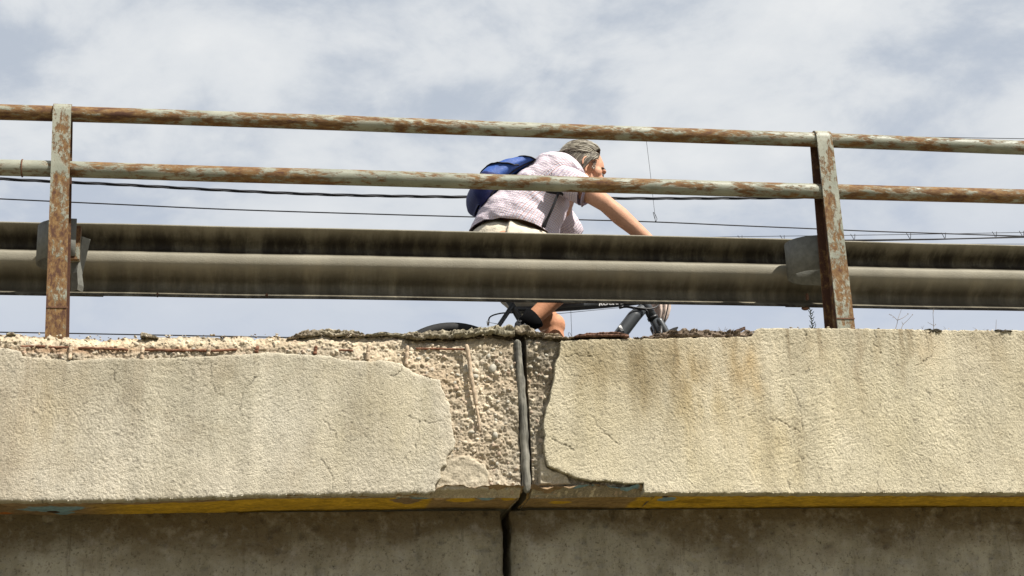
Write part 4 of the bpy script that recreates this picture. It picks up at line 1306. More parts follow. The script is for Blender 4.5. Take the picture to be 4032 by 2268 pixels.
def wheel(c, R):
    root = None
    C = B(*c)
    a = np.linspace(0, 2 * math.pi, 73)[:-1]

    def ring(r, prof):
        V = []; F = []; n = len(prof)
        for t in a:
            for dr_, dy in prof:
                V.append((C[0] + math.cos(t) * (r + dr_), C[1] + dy, C[2] + math.sin(t) * (r + dr_)))
        for i in range(len(a)):
            for j in range(n):
                F.append([i * n + j, i * n + (j + 1) % n, ((i + 1) % len(a)) * n + (j + 1) % n, ((i + 1) % len(a)) * n + j])
        return V, F
    k = np.arange(12) * 2 * math.pi / 12
    tw_ = .026
    m_ = MB(); m_.add(*ring(R - tw_, [(math.cos(q) * tw_, math.sin(q) * tw_) for q in k]))
    for dy in (-.013, -.0045, .0045, .013):       # tread ribs
        r0 = R + .0005 - (dy / .026) ** 2 * .011
        m_.add(*ring(r0 - .004, [(.004, dy - .0028), (.004, dy + .0028), (-.004, dy + .003), (-.004, dy - .003)]))
    w = m_.build('wheel', M_tyre, bike)
    m_ = MB(); m_.add(*ring(R - .062, [(.012, -.011), (.012, .011), (-.004, .009), (-.010, 0), (-.004, -.009)])); m_.build('rim', M_blackp, w)
    m_ = MB()
    for i in range(28):
        t = 2 * math.pi * i / 28; s_ = 1 if i % 2 else -1; t2 = t + s_ * 0.9 * (1 if i % 4 < 2 else -1)
        m_.tube([C + np.array([math.cos(t2) * .022, s_ * .028, math.sin(t2) * .022]), C + np.array([math.cos(t) * (R - .07), 0, math.sin(t) * (R - .07)])], .001, 4)
    m_.build('spokes', M_metal, w)
    m_ = MB(); m_.tube([C + np.array([0, -.05, 0]), C + np.array([0, .05, 0])], .018, 12); m_.build('hub', M_blackp, w)


wheel(RA, .340); wheel(FA, .325)
sc_ = at(2014, 1200, YR); sc_h = sc_[2] - ROAD
fr = MB()
stn = B(*BB) - sc_; stn /= np.linalg.norm(stn)
fr.tube([sc_ - stn * .035, sc_ - stn * .02, sc_, B(*BB)], [.021, .017, .0155, .017], 14)                     # seat tube
tt = [at(2026, 1217, YR), at(2100, 1217, YR), at(2200, 1210, YR), at(2360, 1197, YR), at(2518, 1180, YR)]
fr.tube(spline(tt, 6), np.interp(np.arange(25), [0, 5, 10, 24], [.0125, .013, .0195, .024]), 16)                 # top tube
hd = at(2598, 1310, YR) - at(2540, 1199, YR); hd /= np.linalg.norm(hd)
h0 = at(2546, 1205, YR)
dt0 = at(2512, 1226, YR)
fr.tube([B(*BB), dt0 + (B(*BB) - dt0) * .3, dt0 + (B(*BB) - dt0) * .06, dt0 + (h0 - dt0) * .6], [.029, .031, .031, .024], 20)      # down tube
fr.tube([h0 - hd * .062, h0 + hd * .062], .0225, 16)                                        # head tube
for s_ in (-1, 1):
    fr.tube([sc_ + np.array([.004, s_ * .016, -.004]), sc_ + (B(*RA, s_ * .06) - sc_) * .35 + np.array([0, s_ * .03, 0]), B(RA[0], RA[1], s_ * .062)], [.0105, .009, .008], 10)
    fr.tube([B(BB[0] - .02, BB[1], s_ * .03), B(RA[0] + .2, RA[1] - .01, s_ * .055), B(RA[0], RA[1], s_ * .062)], [.011, .009, .008], 10)
fr.tube([B(BB[0], BB[1], -.037), B(BB[0], BB[1], .037)], .022, 16)
frame = fr.build('frame', M_frame, bike)
m_ = MB(); m_.tube([h0 - hd * .065, h0 - hd * .055], .0255, 16); m_.tube([h0 + hd * .056, h0 + hd * .070], .0262, 16); m_.build('headset', M_blackp, frame)
# fork
cr = h0 + hd * .135
m_ = MB(); m_.tube([h0 + hd * .066, cr - hd * .02, cr, cr + hd * .03], [.021, .025, .034, .030], 16)
for s_ in (-1, 1):
    q = cr + np.array([0, s_ * .058, 0])
    m_.tube([cr + np.array([0, s_ * .01, 0]), q], .021, 10)
    m_.tube([q - hd * .035, q + hd * .02, q + hd * .10], [.0165, .019, .0165], 12, True, True)
    m_.tube([q + hd * .10, B(FA[0] - .012, FA[1] + .02, s_ * .058), B(FA[0], FA[1], s_ * .058)], [.0225, .0215, .016], 12, True, True)
m_.build('fork', M_frame, bike)
m_ = MB(); q = cr + hd * .02 + np.array([-.02, -.078, -.01])
m_.tube([q + np.array([-.004, 0, .03]), q + np.array([-.010, -.004, -.02]), q + np.array([-.006, 0, -.06])], [.008, .011, .008], 8); m_.build('brake_arm', M_blackp, bike)
m_ = MB(); P = np.array([at(2590, 1300, YR - .02), at(2612, 1282, YR - .02), at(2604, 1292, YR - .02)])
m_.tube([at(2598, 1294, YR - .05), at(2612, 1279, YR - .05)], .0075, 8, True, True); m_.tube([at(2611, 1278, YR - .05), at(2622, 1294, YR - .05), at(2630, 1318, YR - .05)], .005, 8)
m_.build('brake_arm', M_blackp, bike)
m_ = MB(); m_.tube(spline([at(2632, 1180, YR - .06), at(2629, 1210, YR - .06), at(2620, 1250, YR - .055), at(2612, 1280, YR - .05)], 6), .0032, 7); m_.build('brake_cable', M_blackp, bike)
# stem, bar, grips, levers
stm = h0 - hd * .165
bar_c = stm + np.array([.085, 0, .03]); BAR = bar_c
m_ = MB(); m_.tube([h0 - hd * .065, stm - hd * .02], .017, 12); m_.tube([stm, bar_c], .018, 12, True, True); m_.build('stem', M_blackp, bike)
m_ = MB(); P = spline([bar_c + np.array([-.05, -.33, .012]), bar_c + np.array([-.03, -.2, .012]), bar_c + np.array([0, -.06, 0]), bar_c, bar_c + np.array([0, .06, 0]), bar_c + np.array([-.03, .2, .012]), bar_c + np.array([-.05, .33, .012])], 5)
m_.tube(P, .0125, 10); hb = m_.build('handlebar', M_blackp, bike)
for s_ in (-1, 1):
    m_ = MB(); m_.tube([bar_c + np.array([-.05, s_ * .335, .012]), bar_c + np.array([-.034, s_ * .215, .012])], .0165, 12); m_.build('grip', M_tyre, hb)
    m_ = MB(); m_.tube(spline([bar_c + np.array([-.02, s_ * .19, .008]), bar_c + np.array([.035, s_ * .2, -.01]), bar_c + np.array([.03, s_ * .29, -.02])], 5), .006, 7); m_.build('brake_lever', M_blackp, hb)
# saddle and post
sd0 = sc_ - stn * .23
m_ = MB(); m_.tube([sc_ - stn * .01, sd0], .0135, 12); m_.build('seat_post', M_blackp, bike)
m_ = MB(); xs = np.linspace(-.13, .14, 14); w_ = np.interp(xs, [-.13, -.09, -.02, .06, .14], [.055, .072, .05, .022, .016])
V = []; F = []
for i, x in enumerate(xs):
    for j in range(12):
        t = 2 * math.pi * j / 12
        V.append(sd0 + np.array([x, w_[i] * math.cos(t), .03 + (.02 if math.sin(t) > 0 else .028) * math.sin(t) + .015 * (abs(x) / .13) ** 2]))
for i in range(13):
    for j in range(12):
        F.append([i * 12 + j, (i + 1) * 12 + j, (i + 1) * 12 + (j + 1) % 12, i * 12 + (j + 1) % 12])
F += [list(range(12)), [13 * 12 + j for j in range(12)][::-1]]
m_.add(V, F); m_.build('saddle', M_blackp, bike)
# cranks, pedals, chainring, chain
PR, PL_ = (1.40, .43), (1.66, .19)
m_ = MB()
for rr, rad in ((.078, .006), (.06, .004)):
    a = np.linspace(0, 2 * math.pi, 37); m_.tube(np.stack([BB[0] + rr * np.cos(a), np.full(37, YR - .05), ROAD + BB[1] + rr * np.sin(a)], 1), rad, 6, False)
m_.build('chainring', M_blackp, bike)
for (pp, s_) in ((PR, -1), (PL_, 1)):
    m_ = MB(); m_.tube([B(BB[0], BB[1], s_ * .065), B(pp[0], pp[1], s_ * .085)], [.016, .011], 10, True, True); ck = m_.build('crank', M_blackp, bike)
    m_ = MB(); c = B(pp[0], pp[1], s_ * .14); m_.box(c - np.array([.045, .048, .012]), c + np.array([.045, .048, .012]), .004); m_.build('pedal', M_blackp, ck, smooth=False)
m_ = MB(); P = [B(BB[0], BB[1] + .08, -.05), B(RA[0], RA[1] + .045, -.045), B(RA[0] - .045, RA[1], -.045), B(RA[0], RA[1] - .045, -.045), B(BB[0], BB[1] - .08, -.05)]
m_.tube(P, .004, 6); m_.build('chain', M_blackp, bike)
# cables seen under the frame
m_ = MB(); m_.tube(spline([at(1923, 1262, YR - .03), at(1930, 1248, YR - .03), at(1952, 1238, YR - .02), at(1990, 1232, YR - .02), at(2060, 1232, YR), at(2100, 1226, YR)], 6), .0034, 7); m_.build('rear_brake_cable', M_blackp, bike)
m_ = MB(); m_.tube([at(1925, 1258, YR - .03), at(1921, 1268, YR - .03), at(1922, 1282, YR - .03)], [.003, .0075, .004], 7); m_.tube([at(1924, 1269, YR - .03), at(1962, 1276, YR - .02)], .0014, 5)
m_.build('cable_anchor', M_metal, bike)
m_ = MB(); m_.tube([at(2190, 1236, YR - .02), at(2445, 1211, YR - .02)], .0013, 5); m_.build('gear_cable', M_wire_thin, bike)
m_ = MB()
m_.tube(spline([at(2442, 1210, YR - .024), at(2470, 1206, YR - .03), at(2520, 1213, YR - .035), at(2560, 1215, YR - .03), at(2585, 1208, YR - .02), at(2594, 1196, YR)], 6), .0033, 7)
m_.tube(spline([at(2442, 1212, YR - .022), at(2470, 1210, YR - .025), at(2500, 1216, YR - .03), at(2545, 1222, YR - .03), at(2552, 1240, YR - .026)], 6), .0033, 7)
m_.tube([at(2438, 1212, YR - .022), at(2458, 1207, YR - .024)], .0065, 7); m_.build('cable_housing', M_blackp, bike)
# print on the tubes
cu = bpy.data.curves.new('lettering', 'FONT'); cu.body = 'ROCKRIDER'; cu.size = 0.030; cu.shear = 0.25; cu.extrude = 0.0003; cu.offset = 0.0012
tmp = bpy.data.objects.new('tmp', cu); col.objects.link(tmp)
bpy.context.view_layer.update()
me = bpy.data.meshes.new_from_object(tmp.evaluated_get(bpy.context.evaluated_depsgraph_get()))
bpy.data.objects.remove(tmp)
V = np.array([v.co[:] for v in me.vertices]); F = [list(p.vertices) for p in me.polygons]; bpy.data.meshes.remove(me)
p0, p1 = at(2352, 1202, YR - .024), at(2510, 1189, YR - .0255)
ex = (p1 - p0) / np.linalg.norm(p1 - p0); rr_ = 0.0245
upv = np.array([-ex[2] * 0, 0, 1.0]); upv = upv - ex * (upv @ ex); upv /= np.linalg.norm(upv)
V[:, 0] *= 1.05
out = []
axp = at(2352, 1201.5, YR)
for x, y, z in V:
    yy = y - 0.010; ang = yy / rr_
    out.append(np.array([axp[0], YR, axp[2] - .0005]) + ex * x + np.array([0, -1, 0]) * (rr_ * .93 + .0016 + z) * math.cos(ang) + upv * rr_ * math.sin(ang))
mesh_obj('lettering', out, F, M_white, frame, None, False)
ctr = dt0 + (B(*BB) - dt0) * .0
m_ = MB(); q = [at(2436, 1284, YR - .0322), at(2444, 1279, YR - .0325), at(2457, 1302, YR - .0325), at(2446, 1305, YR - .0322)]
m_.add(q + [v + np.array([0, -.0008, 0]) for v in q], [[0, 1, 2, 3], [7, 6, 5, 4], [0, 4, 5, 1], [1, 5, 6, 2], [2, 6, 7, 3], [3, 7, 4, 0]]); m_.build('decal', M_white, frame, smooth=False)
m_ = MB(); q = [(2628, 1301), (2650, 1291), (2669, 1286), (2671, 1290), (2662, 1304), (2630, 1312)]
V = [at(a, b_, YR - .03) for a, b_ in q] + [at(a, b_, YR + .03) for a, b_ in q]
m_.add(V, [[0, 1, 2, 3, 4, 5], [11, 10, 9, 8, 7, 6]] + [[i, 6 + i, 6 + (i + 1) % 6, (i + 1) % 6] for i in range(6)]); m_.build('mudguard', M_blackp, bike, smooth=False)
# pale bag hanging from the bar
bag = thing('plastic_bag', 'pale pinkish crumpled bag hanging from the handlebar behind the fork', 'bag', tuple(at(2600, 1290, YR + .08)))
YB = YR + .08
prof = [(1100, 2592, 26, .045), (1150, 2598, 32, .05), (1200, 2603, 36, .05), (1235, 2604, 31, .045), (1262, 2600, 23, .035), (1285, 2594, 13, .02), (1298, 2590, 4, .008)]
V = []; n = 40
PP = spline([(a, b_, c) for a, b_, c, d in prof], 5); DD = np.interp(PP[:, 0], [p[0] for p in prof], [p[3] for p in prof])
for (yy, xx, hw), dp in zip(PP, DD):
    c = at(xx, yy, YB); hx = hw / 880.0
    for j in range(n):
        t = 2 * math.pi * j / n
        pl_ = 1 + 0.13 * math.sin(9 * t + 1) + 0.07 * math.sin(17 * t + yy * .02)
        V.append(c + np.array([hx * math.cos(t) * pl_, dp * math.sin(t) * pl_, 0]))
V = np.array(V); m = len(PP)
V += np.stack([fbm(V[:, 0] * 40, V[:, 2] * 14, V[:, 1] * 40, 5, 3), fbm(V[:, 0] * 40, V[:, 2] * 14, V[:, 1] * 40, 6, 3), V[:, 0] * 0], 1) * .006
F = [[i * n + j, i * n + (j + 1) % n, (i + 1) * n + (j + 1) % n, (i + 1) * n + j] for i in range(m - 1) for j in range(n)] + [list(range(n)), [(m - 1) * n + j for j in range(n)][::-1]]
tint = np.array([0.62, 0.50, 0.43]) * (1 - .45 * sstep(-.05, .35, fbm(V[:, 0] * 30, V[:, 2] * 8, V[:, 1] * 30, 15, 3)))[:, None]
mesh_obj('bag_skin', V, F, M_skin, bag, tint)

# ------------------------------------------------------------------ cyclist
def voxel_union(name, mb, voxel, smooth_it, mat, parent=None, tintf=None, sm=0.6):
    me = bpy.data.meshes.new(name); V = np.concatenate(mb.V); me.from_pydata(V.tolist(), [], mb.F)
    o = bpy.data.objects.new(name, me); col.objects.link(o)
    r = o.modifiers.new('r', 'REMESH'); r.mode = 'VOXEL'; r.voxel_size = voxel
    if smooth_it:
        s_ = o.modifiers.new('s', 'SMOOTH'); s_.factor = sm; s_.iterations = smooth_it
    bpy.context.view_layer.update()
    me2 = bpy.data.meshes.new_from_object(o.evaluated_get(bpy.context.evaluated_depsgraph_get()))
    bpy.data.objects.remove(o); bpy.data.meshes.remove(me)
    V = np.array([v.co[:] for v in me2.vertices]); F = [list(p.vertices) for p in me2.polygons]; bpy.data.meshes.remove(me2)
    return mesh_obj(name, V, F, mat, parent, None if tintf is None else tintf(V))


YN, YF = YR - .185, YR + .185
person = thing('person', 'man in pink checked shirt and beige shorts bent forward on a bicycle', 'person', tuple(B(1.4, 0)))
hipR, hipL = B(1.24, 1.02, -.095), B(1.24, 1.02, .095)
kneeR, ankR = B(1.646, .915, -.125), B(1.312, .624, -.125)
kneeL, ankL = at(2172, 1284, YR + .12), B(1.585, .325, .125)
neck0 = B(1.575, 1.425); shR, shL = at(2236, 718, YN), B(1.575, 1.30, .185)
elR, wrR = at(2382, 800, YR - .29), at(2598, 985, YR - .30)
gripR = BAR + np.array([-.043, -.275, .012]); gripL = BAR + np.array([-.043, .275, .012])
elL = at(2262, 950, YR + .28); wrL = gripL + np.array([-.055, .0, .03])
# head frame: forward, up, and the side that faces the camera
yaw, pitch = math.radians(11), math.radians(-16)
hf = np.array([math.cos(pitch) * math.cos(yaw), math.cos(pitch) * math.sin(yaw), math.sin(pitch)])
hs = np.array([math.sin(yaw), -math.cos(yaw), 0.0]); hu = np.cross(hf, -hs); hu /= np.linalg.norm(hu)
if hu[2] < 0:
    hu = -hu
HR = np.array([hf, hs, hu])
HC = at(2306, 646, YR - .083) - hs * 0.083 + hf * .022


def HP(f, u, s_=0.0):
    return HC + (hf * f + hu * u + hs * s_) * 1.07


bd = MB()
# torso under the shirt
bd.tube([B(1.24, 1.0), B(1.32, 1.13), B(1.42, 1.26), B(1.52, 1.34)], [.10, .10, .11, .10], 16, True, True)
bd.tube([shR, B(1.55, 1.34), shL], [.05, .075, .05], 14, True, True)
bd.tube([neck0 - np.array([.02, 0, .03]), HP(-.035, -.055), HP(-.02, 0)], [.066, .060, .06], 14, True, True)
# head
bd.ball(HP(-.008, .042), (.100, .076, .088), 14, 18, HR)
bd.ball(HP(.040, .030), (.055, .066, .070), 12, 16, HR)
bd.ball(HP(.042, -.035), (.052, .058, .070), 12, 16, HR)
bd.ball(HP(.066, -.098), (.028, .030, .022), 10, 12, HR)
for s_ in (-1, 1):
    bd.tube([HP(-.005, -.05, s_ * .060), HP(.03, -.088, s_ * .05), HP(.068, -.103, s_ * .02)], [.018, .017, .018], 10, True, True)
    bd.ball(HP(.066, -.026, s_ * .040), (.022, .022, .026), 8, 10, HR)
    bd.ball(HP(.083, .021, s_ * .030), (.014, .026, .010), 8, 10, HR)
    bd.ball(HP(.050, .0, s_ * .056), (.022, .014, .022), 8, 10, HR)
bd.tube([HP(.088, .022), HP(.101, -.010), HP(.114, -.032)], [.009, .0105, .014], 10, True, True)
for s_ in (-1, 1):
    bd.ball(HP(.102, -.036, s_ * .013), (.012, .010, .009), 6, 8, HR)
bd.ball(HP(.086, -.052), (.016, .026, .017), 8, 10, HR)
bd.ball(HP(.089, -.066), (.012, .024, .006), 6, 10, HR); bd.ball(HP(.087, -.077), (.011, .022, .006), 6, 10, HR)
# ears: rim, bowl and lobe
for s_ in (-1, 1):
    a = np.linspace(-0.6, math.pi + .9, 12)
    bd.tube([HP(-.025 - .017 * math.cos(t) * .9, .006 + .026 * math.sin(t), s_ * (.078 + .010 * (.5 + .5 * math.cos(t)))) for t in a], .0058, 7, True, True)
    bd.ball(HP(-.021, .0, s_ * .074), (.015, .007, .026), 8, 10, HR); bd.ball(HP(-.014, -.028, s_ * .078), (.009, .006, .011), 6, 8, HR)
# arms
for sh, el, wr, gp, s_ in ((shR, elR, wrR, gripR, -1), (shL, elL, wrL, gripL, 1)):
    d = el - sh
    bd.tube(spline([sh, sh + d * .5 + np.array([0, 0, .008]), el], 5), np.interp(np.arange(11), [0, 5, 10], [.056, .048, .040]), 14, True, True)
    e2 = el + (wr - el) * .28
    bd.tube([el, e2, el + (wr - el) * .65, wr], [.039, .0425, .033, .0245], 14, True, True)
    # hand: palm on the grip, fingers round it, thumb under it
    ax_ = np.array([.12, -s_ * -1.0, 0]); ax_ = np.array([0.13 * 1, 0, 0]); g = gp
    bd.tube([wr, wr + (g - wr) * .55 + np.array([0, 0, .016])], [.025, .026], 10, True, True)
    for q in range(4):
        off = np.array([-.004 * q * 0, (q - 1.5) * .0205, 0]); ln = (0.95, 1.05, 1.0, .82)[q]
        k0 = g + off + np.array([-.026, 0, .022]); k1 = g + off + np.array([.014, 0, .032 * ln]); k2 = g + off + np.array([.033 * ln, 0, .004]); k3 = g + off + np.array([.018, 0, -.022]); k4 = g + off + np.array([-.002, 0, -.026])
        bd.tube([wr + (g - wr) * .5 + off * .7 + np.array([0, 0, .012]), k0, k1, k2, k3, k4], [.013, .0115, .0095, .009, .0085, .0075], 8, True, True)
    th = g + np.array([-.03, -s_ * .045, .006])
    bd.tube([wr + (g - wr) * .35 + np.array([0, -s_ * .012, 0]), th, th + np.array([.03, -s_ * .012, -.024]), th + np.array([.05, -s_ * .004, -.034])], [.014, .012, .0105, .009], 8, True, True)
# legs
for hp, kn, an, s_ in ((hipR, kneeR, ankR, -1), (hipL, kneeL, ankL, 1)):
    d = kn - hp
    bd.tube([hp, hp + d * .35, hp + d * .8, kn], [.095, .085, .062, .055], 16, True, True)
    bd.ball(kn + np.array([.008, 0, .004]), (.058, .054, .058), 10, 14)
    c = an - kn; back = np.array([-.7 * abs(c[2]), 0, 0]) * 0 + np.array([c[2], 0, -c[0]]) / np.linalg.norm(c)
    if back[0] > 0:
        back = -back
    bd.tube([kn, kn + c * .18 + back * .012, kn + c * .36 + back * .018, kn + c * .68 + back * .004, an], [.052, .055, .057, .041, .034], 14, True, True)


def skin_t(V):
    rel = (V - HC); f, s_, u = rel @ hf, rel @ hs, rel @ hu
    t = np.tile(np.array([0.47, 0.255, 0.165]), (len(V), 1))
    t *= (1 + 0.08 * fbm(V[:, 0] * 25, V[:, 1] * 25, V[:, 2] * 25, 3, 3))[:, None]
    hd_ = (np.abs(f) < .16) & (np.abs(u) < .15) & (np.abs(s_) < .12)
    stub = hd_ * sstep(-.02, -.06, u - (f - .03) * .35) * sstep(-.03, .0, f) * (0.5 + .5 * (fbm(V[:, 0] * 160, V[:, 1] * 160, V[:, 2] * 160, 6, 2) > -.1))
    t = t * (1 - stub[:, None] * .45) + np.array([.30, .255, .215]) * stub[:, None] * .45
    red = hd_ * np.exp(-((f - .10) ** 2 + (u + .02) ** 2) / .0012)
    t = t * (1 + red[:, None] * np.array([.08, -.12, -.15]))
    lip = hd_ * np.exp(-((u + .071) / .007) ** 2) * (f > .075) * (np.abs(s_) < .024)
    t = t * (1 - lip[:, None] * np.array([.1, .35, .3]))
    wr_ = hd_ * (f > .06) * (u > .03) * sstep(.6, .95, np.sin(u * 520 + s_ * 30)); t *= (1 - .12 * wr_)[:, None]
    leg = (V[:, 2] < ROAD + .85)[:, None]; t = np.where(leg, t * np.array([.98, .86, .76]), t)  # legs redder, and darker for painted shade
    return np.clip(t, .02, .8)


body = voxel_union('body', bd, 0.0055, 3, M_skin, person, skin_t, .5)
M_eye = simple('eye_white', (0.34, 0.30, 0.27), 0.2); M_iris = simple('dark_iris', (0.03, 0.02, 0.015), 0.2)
for s_ in (-1, 1):
    m_ = MB(); m_.ball(HP(.0765, .0035, s_ * .031), .0115, 8, 12); ey = m_.build('eye', M_eye, person)
    m_ = MB(); m_.ball(HP(.0845, .002, s_ * .033), (.005, .005, .005), 6, 10); m_.build('iris', M_iris, ey)
    m_ = MB()
    for q in range(26):
        t = q / 25; c = HP(.092 - .030 * t * t, .024 + .006 * math.sin(t * 3), s_ * (.012 + .042 * t)); m_.tube([c, c + hs * s_ * .008 + hu * random.uniform(.0, .006) + hf * .003], [.0022, .0006], 4)
    m_.build('eyebrow', M_hair, person, np.tile([.10, .085, .07], (sum(len(v) for v in m_.V), 1)))

# hair: a close cap plus swept-back locks
hb_ = MB(); VV = []; TT = []


def scalp(a, b_):
    """a: front(0) to nape(1) along the skull, b: -1 far side .. 1 camera side"""
    th = math.radians(28 + a * 150); ph = b_ * math.radians(86)
    d = np.array([math.cos(th), 0, math.sin(th)])
    v = np.array([d[0] * math.cos(ph) if False else math.cos(th), math.sin(ph), math.sin(th) * math.cos(ph)])
    return v


cap = MB(); n, m = 18, 22; V = []
for i in range(n + 1):
    for j in range(m + 1):
        a, b_ = i / n, (j / m) * 2 - 1
        t0 = 50 + 38 * abs(b_) ** 1.3; th = math.radians(t0 + (202 - t0) * a); ph = b_ * math.radians(84)
        f = math.cos(th); u = math.sin(th) * math.cos(ph) + (0 if a < .8 else 0); s_ = math.sin(ph) * (math.sin(th) * .75 + .25 if th < math.pi else .25)
        # hairline climbs above the ear and the temple
        p = HP(-.010 + .106 * f, .044 + .093 * u, .082 * s_)
        lim = .036 if f > .0 else (.018 if f > -.3 else -.045)
        rel = p - HC; uu = rel @ hu
        if uu < lim and abs(b_) > .5:
            p = p + hu * (lim - uu)
        V.append(p)
V = np.array(V); V += (fbm(V[:, 0] * 60, V[:, 1] * 60, V[:, 2] * 60, 77, 3) * .003)[:, None] * hu
F = [[i * (m + 1) + j, i * (m + 1) + j + 1, (i + 1) * (m + 1) + j + 1, (i + 1) * (m + 1) + j] for i in range(n) for j in range(m)]
tint = np.tile([.085, .072, .058], (len(V), 1)) * (1 + .5 * fbm(V[:, 0] * 90, V[:, 1] * 30, V[:, 2] * 90, 78, 3))[:, None]
hair = mesh_obj('hair', V, F, M_hair, person, tint)
hr = np.random.default_rng(3); lk = MB(); LT = []
for q in range(620):
    a0 = hr.uniform(0.0, .72); b_ = hr.uniform(-1, 1)
    if hr.random() < .45:
        b_ = hr.uniform(.25, 1.0)
    a0 = max(a0, .01 + .26 * abs(b_) ** 1.3)
    P = []
    L_ = hr.uniform(.16, .42); lift = hr.uniform(.0, .007); sag = hr.uniform(-.05, .10)
    for k in range(8):
        t = k / 7; a = a0 + L_ * t; th = math.radians(50 + 148 * min(a, 1.08)); ph = b_ * math.radians(84) * (1 + sag * t)
        f = math.cos(th); u = math.sin(th) * math.cos(ph); s_ = math.sin(ph) * (max(math.sin(th), -.2) * .75 + .25)
        p = HP(-.010 + .107 * f, .044 + .094 * u, .083 * s_)
        rel = p - HC; uu, ff = rel @ hu, rel @ hf
        lim = .034 if ff > .0 else (.014 if ff > -.035 else -.055)
        if uu < lim and abs(b_) > .4:
            p = p + hu * (lim - uu)
        out_ = (p - HP(-.01, .03)); out_ /= np.linalg.norm(out_)
        p = p + out_ * (lift * math.sin(t * 3) + .003 + .004 * t * hr.random())
        if a > .85:
            p = p - hf * (a - .85) * .20 * hr.uniform(.5, 1.1) - hu * (a - .85) * .02
        P.append(p)
    w_ = hr.uniform(.0014, .0034)
    V, F = tube(np.array(P), np.array([.6, 1, 1, 1, .9, .75, .5, .15]) * w_, 5, True, False, 1.0)
    lk.add(V, F)
    c = np.array([[.10, .085, .068], [.155, .135, .105], [.26, .235, .185], [.42, .39, .32]][hr.choice(4, p=[.30, .34, .24, .12] if b_ > -.2 else [.5, .3, .15, .05])]); LT.append(np.tile(c, (len(V), 1)))
# sideburn and grey temple
for q in range(22):
    c = HP(hr.uniform(.014, .028), hr.uniform(.002, .036), hr.uniform(.066, .071)); d = -hu * hr.uniform(.012, .024) + hf * hr.uniform(-.010, .006)
    V, F = tube([c, c + d * .5 + hs * .004, c + d], np.array([1, .8, .2]) * .0016, 4); lk.add(V, F); LT.append(np.tile([[.30, .25, .20], [.20, .16, .13], [.40, .36, .31]][q % 3], (len(V), 1)))
for q in range(420):
    sd = -1 if q % 3 == 0 else 1
    f0 = hr.uniform(-.095, .035); f1 = f0 - hr.uniform(.02, .06); u0 = hr.uniform(.045, .075)
    u1 = hr.uniform(.026, .044) if f1 > -.035 else hr.uniform(-.075, .02)
    P = []
    for k in range(7):
        t = k / 6; f = f0 + (f1 - f0) * t; u = u0 + (u1 - u0) * t ** 1.4
        w_ = math.sqrt(max(.05, 1 - ((f + .008) / .108) ** 2)) * (.079 - .10 * max(0, -.01 - u) * .4)
        P.append(HP(max(f, -.118), u, sd * (w_ + .004 + .003 * math.sin(t * 3))))
    w_ = hr.uniform(.0016, .0036)
    V, F = tube(np.array(P), np.array([.5, 1, 1, 1, .9, .6, .15]) * w_, 5); lk.add(V, F)
    c = np.array([[.07, .058, .046], [.125, .108, .085], [.23, .205, .16], [.38, .35, .285]][hr.choice(4, p=[.62, .25, .10, .03] if u1 < 0 else [.22, .33, .29, .16])]); LT.append(np.tile(c, (len(V), 1)))
for q in range(46):
    a = hr.uniform(-.5, .9); p0 = HP(-.106, hr.uniform(-.01, .06), .05 * a); d = -hf * hr.uniform(.02, .05) - hu * hr.uniform(-.004, .03)
    V, F = tube(np.array([p0 + hf * .03 + hu * .012, p0, p0 + d * .5 + hu * .004, p0 + d]), np.array([1, .9, .6, .15]) * hr.uniform(.0012, .003), 5); lk.add(V, F)
    LT.append(np.tile([[.10, .085, .068], [.2, .175, .14]][q % 2], (len(V), 1)))
lk.build('hair_locks', M_hair, hair, np.concatenate(LT))


# clothes
def m_check():
    n = NM('pink_check_cloth')
    a = n.attr('chk'); sp = n.t.nodes.new('ShaderNodeSeparateColor'); n.t.links.new(a, sp.inputs[0])
    def line(sock, period, off, w):
        f = n.math('FRACT', n.math('ADD', n.math('DIVIDE', sock, period), off))
        return n.math('LESS_THAN', f, w)
    c = (0.63, 0.585, 0.60, 1)
    c1 = n.mix(n.math('MULTIPLY', line(sp.outputs[0], .0115, 0.0, .28), .62), c, (0.25, 0.21, 0.33))
    c1 = n.mix(n.math('MULTIPLY', line(sp.outputs[1], .0115, 0.0, .22), .66), c1, (0.36, 0.13, 0.13))
    c1 = n.mix(n.math('MULTIPLY', line(sp.outputs[1], .0115, 0.5, .18), .5), c1, (0.26, 0.27, 0.45))
    n.bump(n.noise(28, 5, 0.6, None, 1.2), 0.007)
    return n.done(c1, 0.85, 0, 0.15)


M_check = m_check()
M_shorts = simple('beige_cotton', (0.50, 0.445, 0.35), 0.9, 0, 0.15, 0.08, 40, 0.002)
M_sock = simple('black_sock', (0.004, 0.004, 0.0045), 0.95, 0, 0.05, 0.2, 90)
M_shoe = simple('dark_shoe', (0.03, 0.03, 0.032), 0.7)
M_pack = simple('blue_nylon', (0.026, 0.070, 0.25), 0.6, 0, 0.3, 0.12, 25, 0.002)
M_pack_shaded = simple('shaded_blue_nylon', (0.010, 0.016, 0.085), 0.65, 0, 0.3, 0.12, 25, 0.002)  # lower pack in a darker blue: its shade is painted in
M_strap = simple('dark_webbing', (0.009, 0.008, 0.010), 0.85)


def chk_obj(name, V, F, U, parent):
    o = mesh_obj(name, V, F, M_check, parent)
    a = o.data.attributes.new('chk', 'FLOAT_COLOR', 'POINT'); c = np.zeros((len(V), 4), np.float32); c[:, :2] = U; c[:, 3] = 1
    a.data.foreach_set('color', c.ravel()); return o


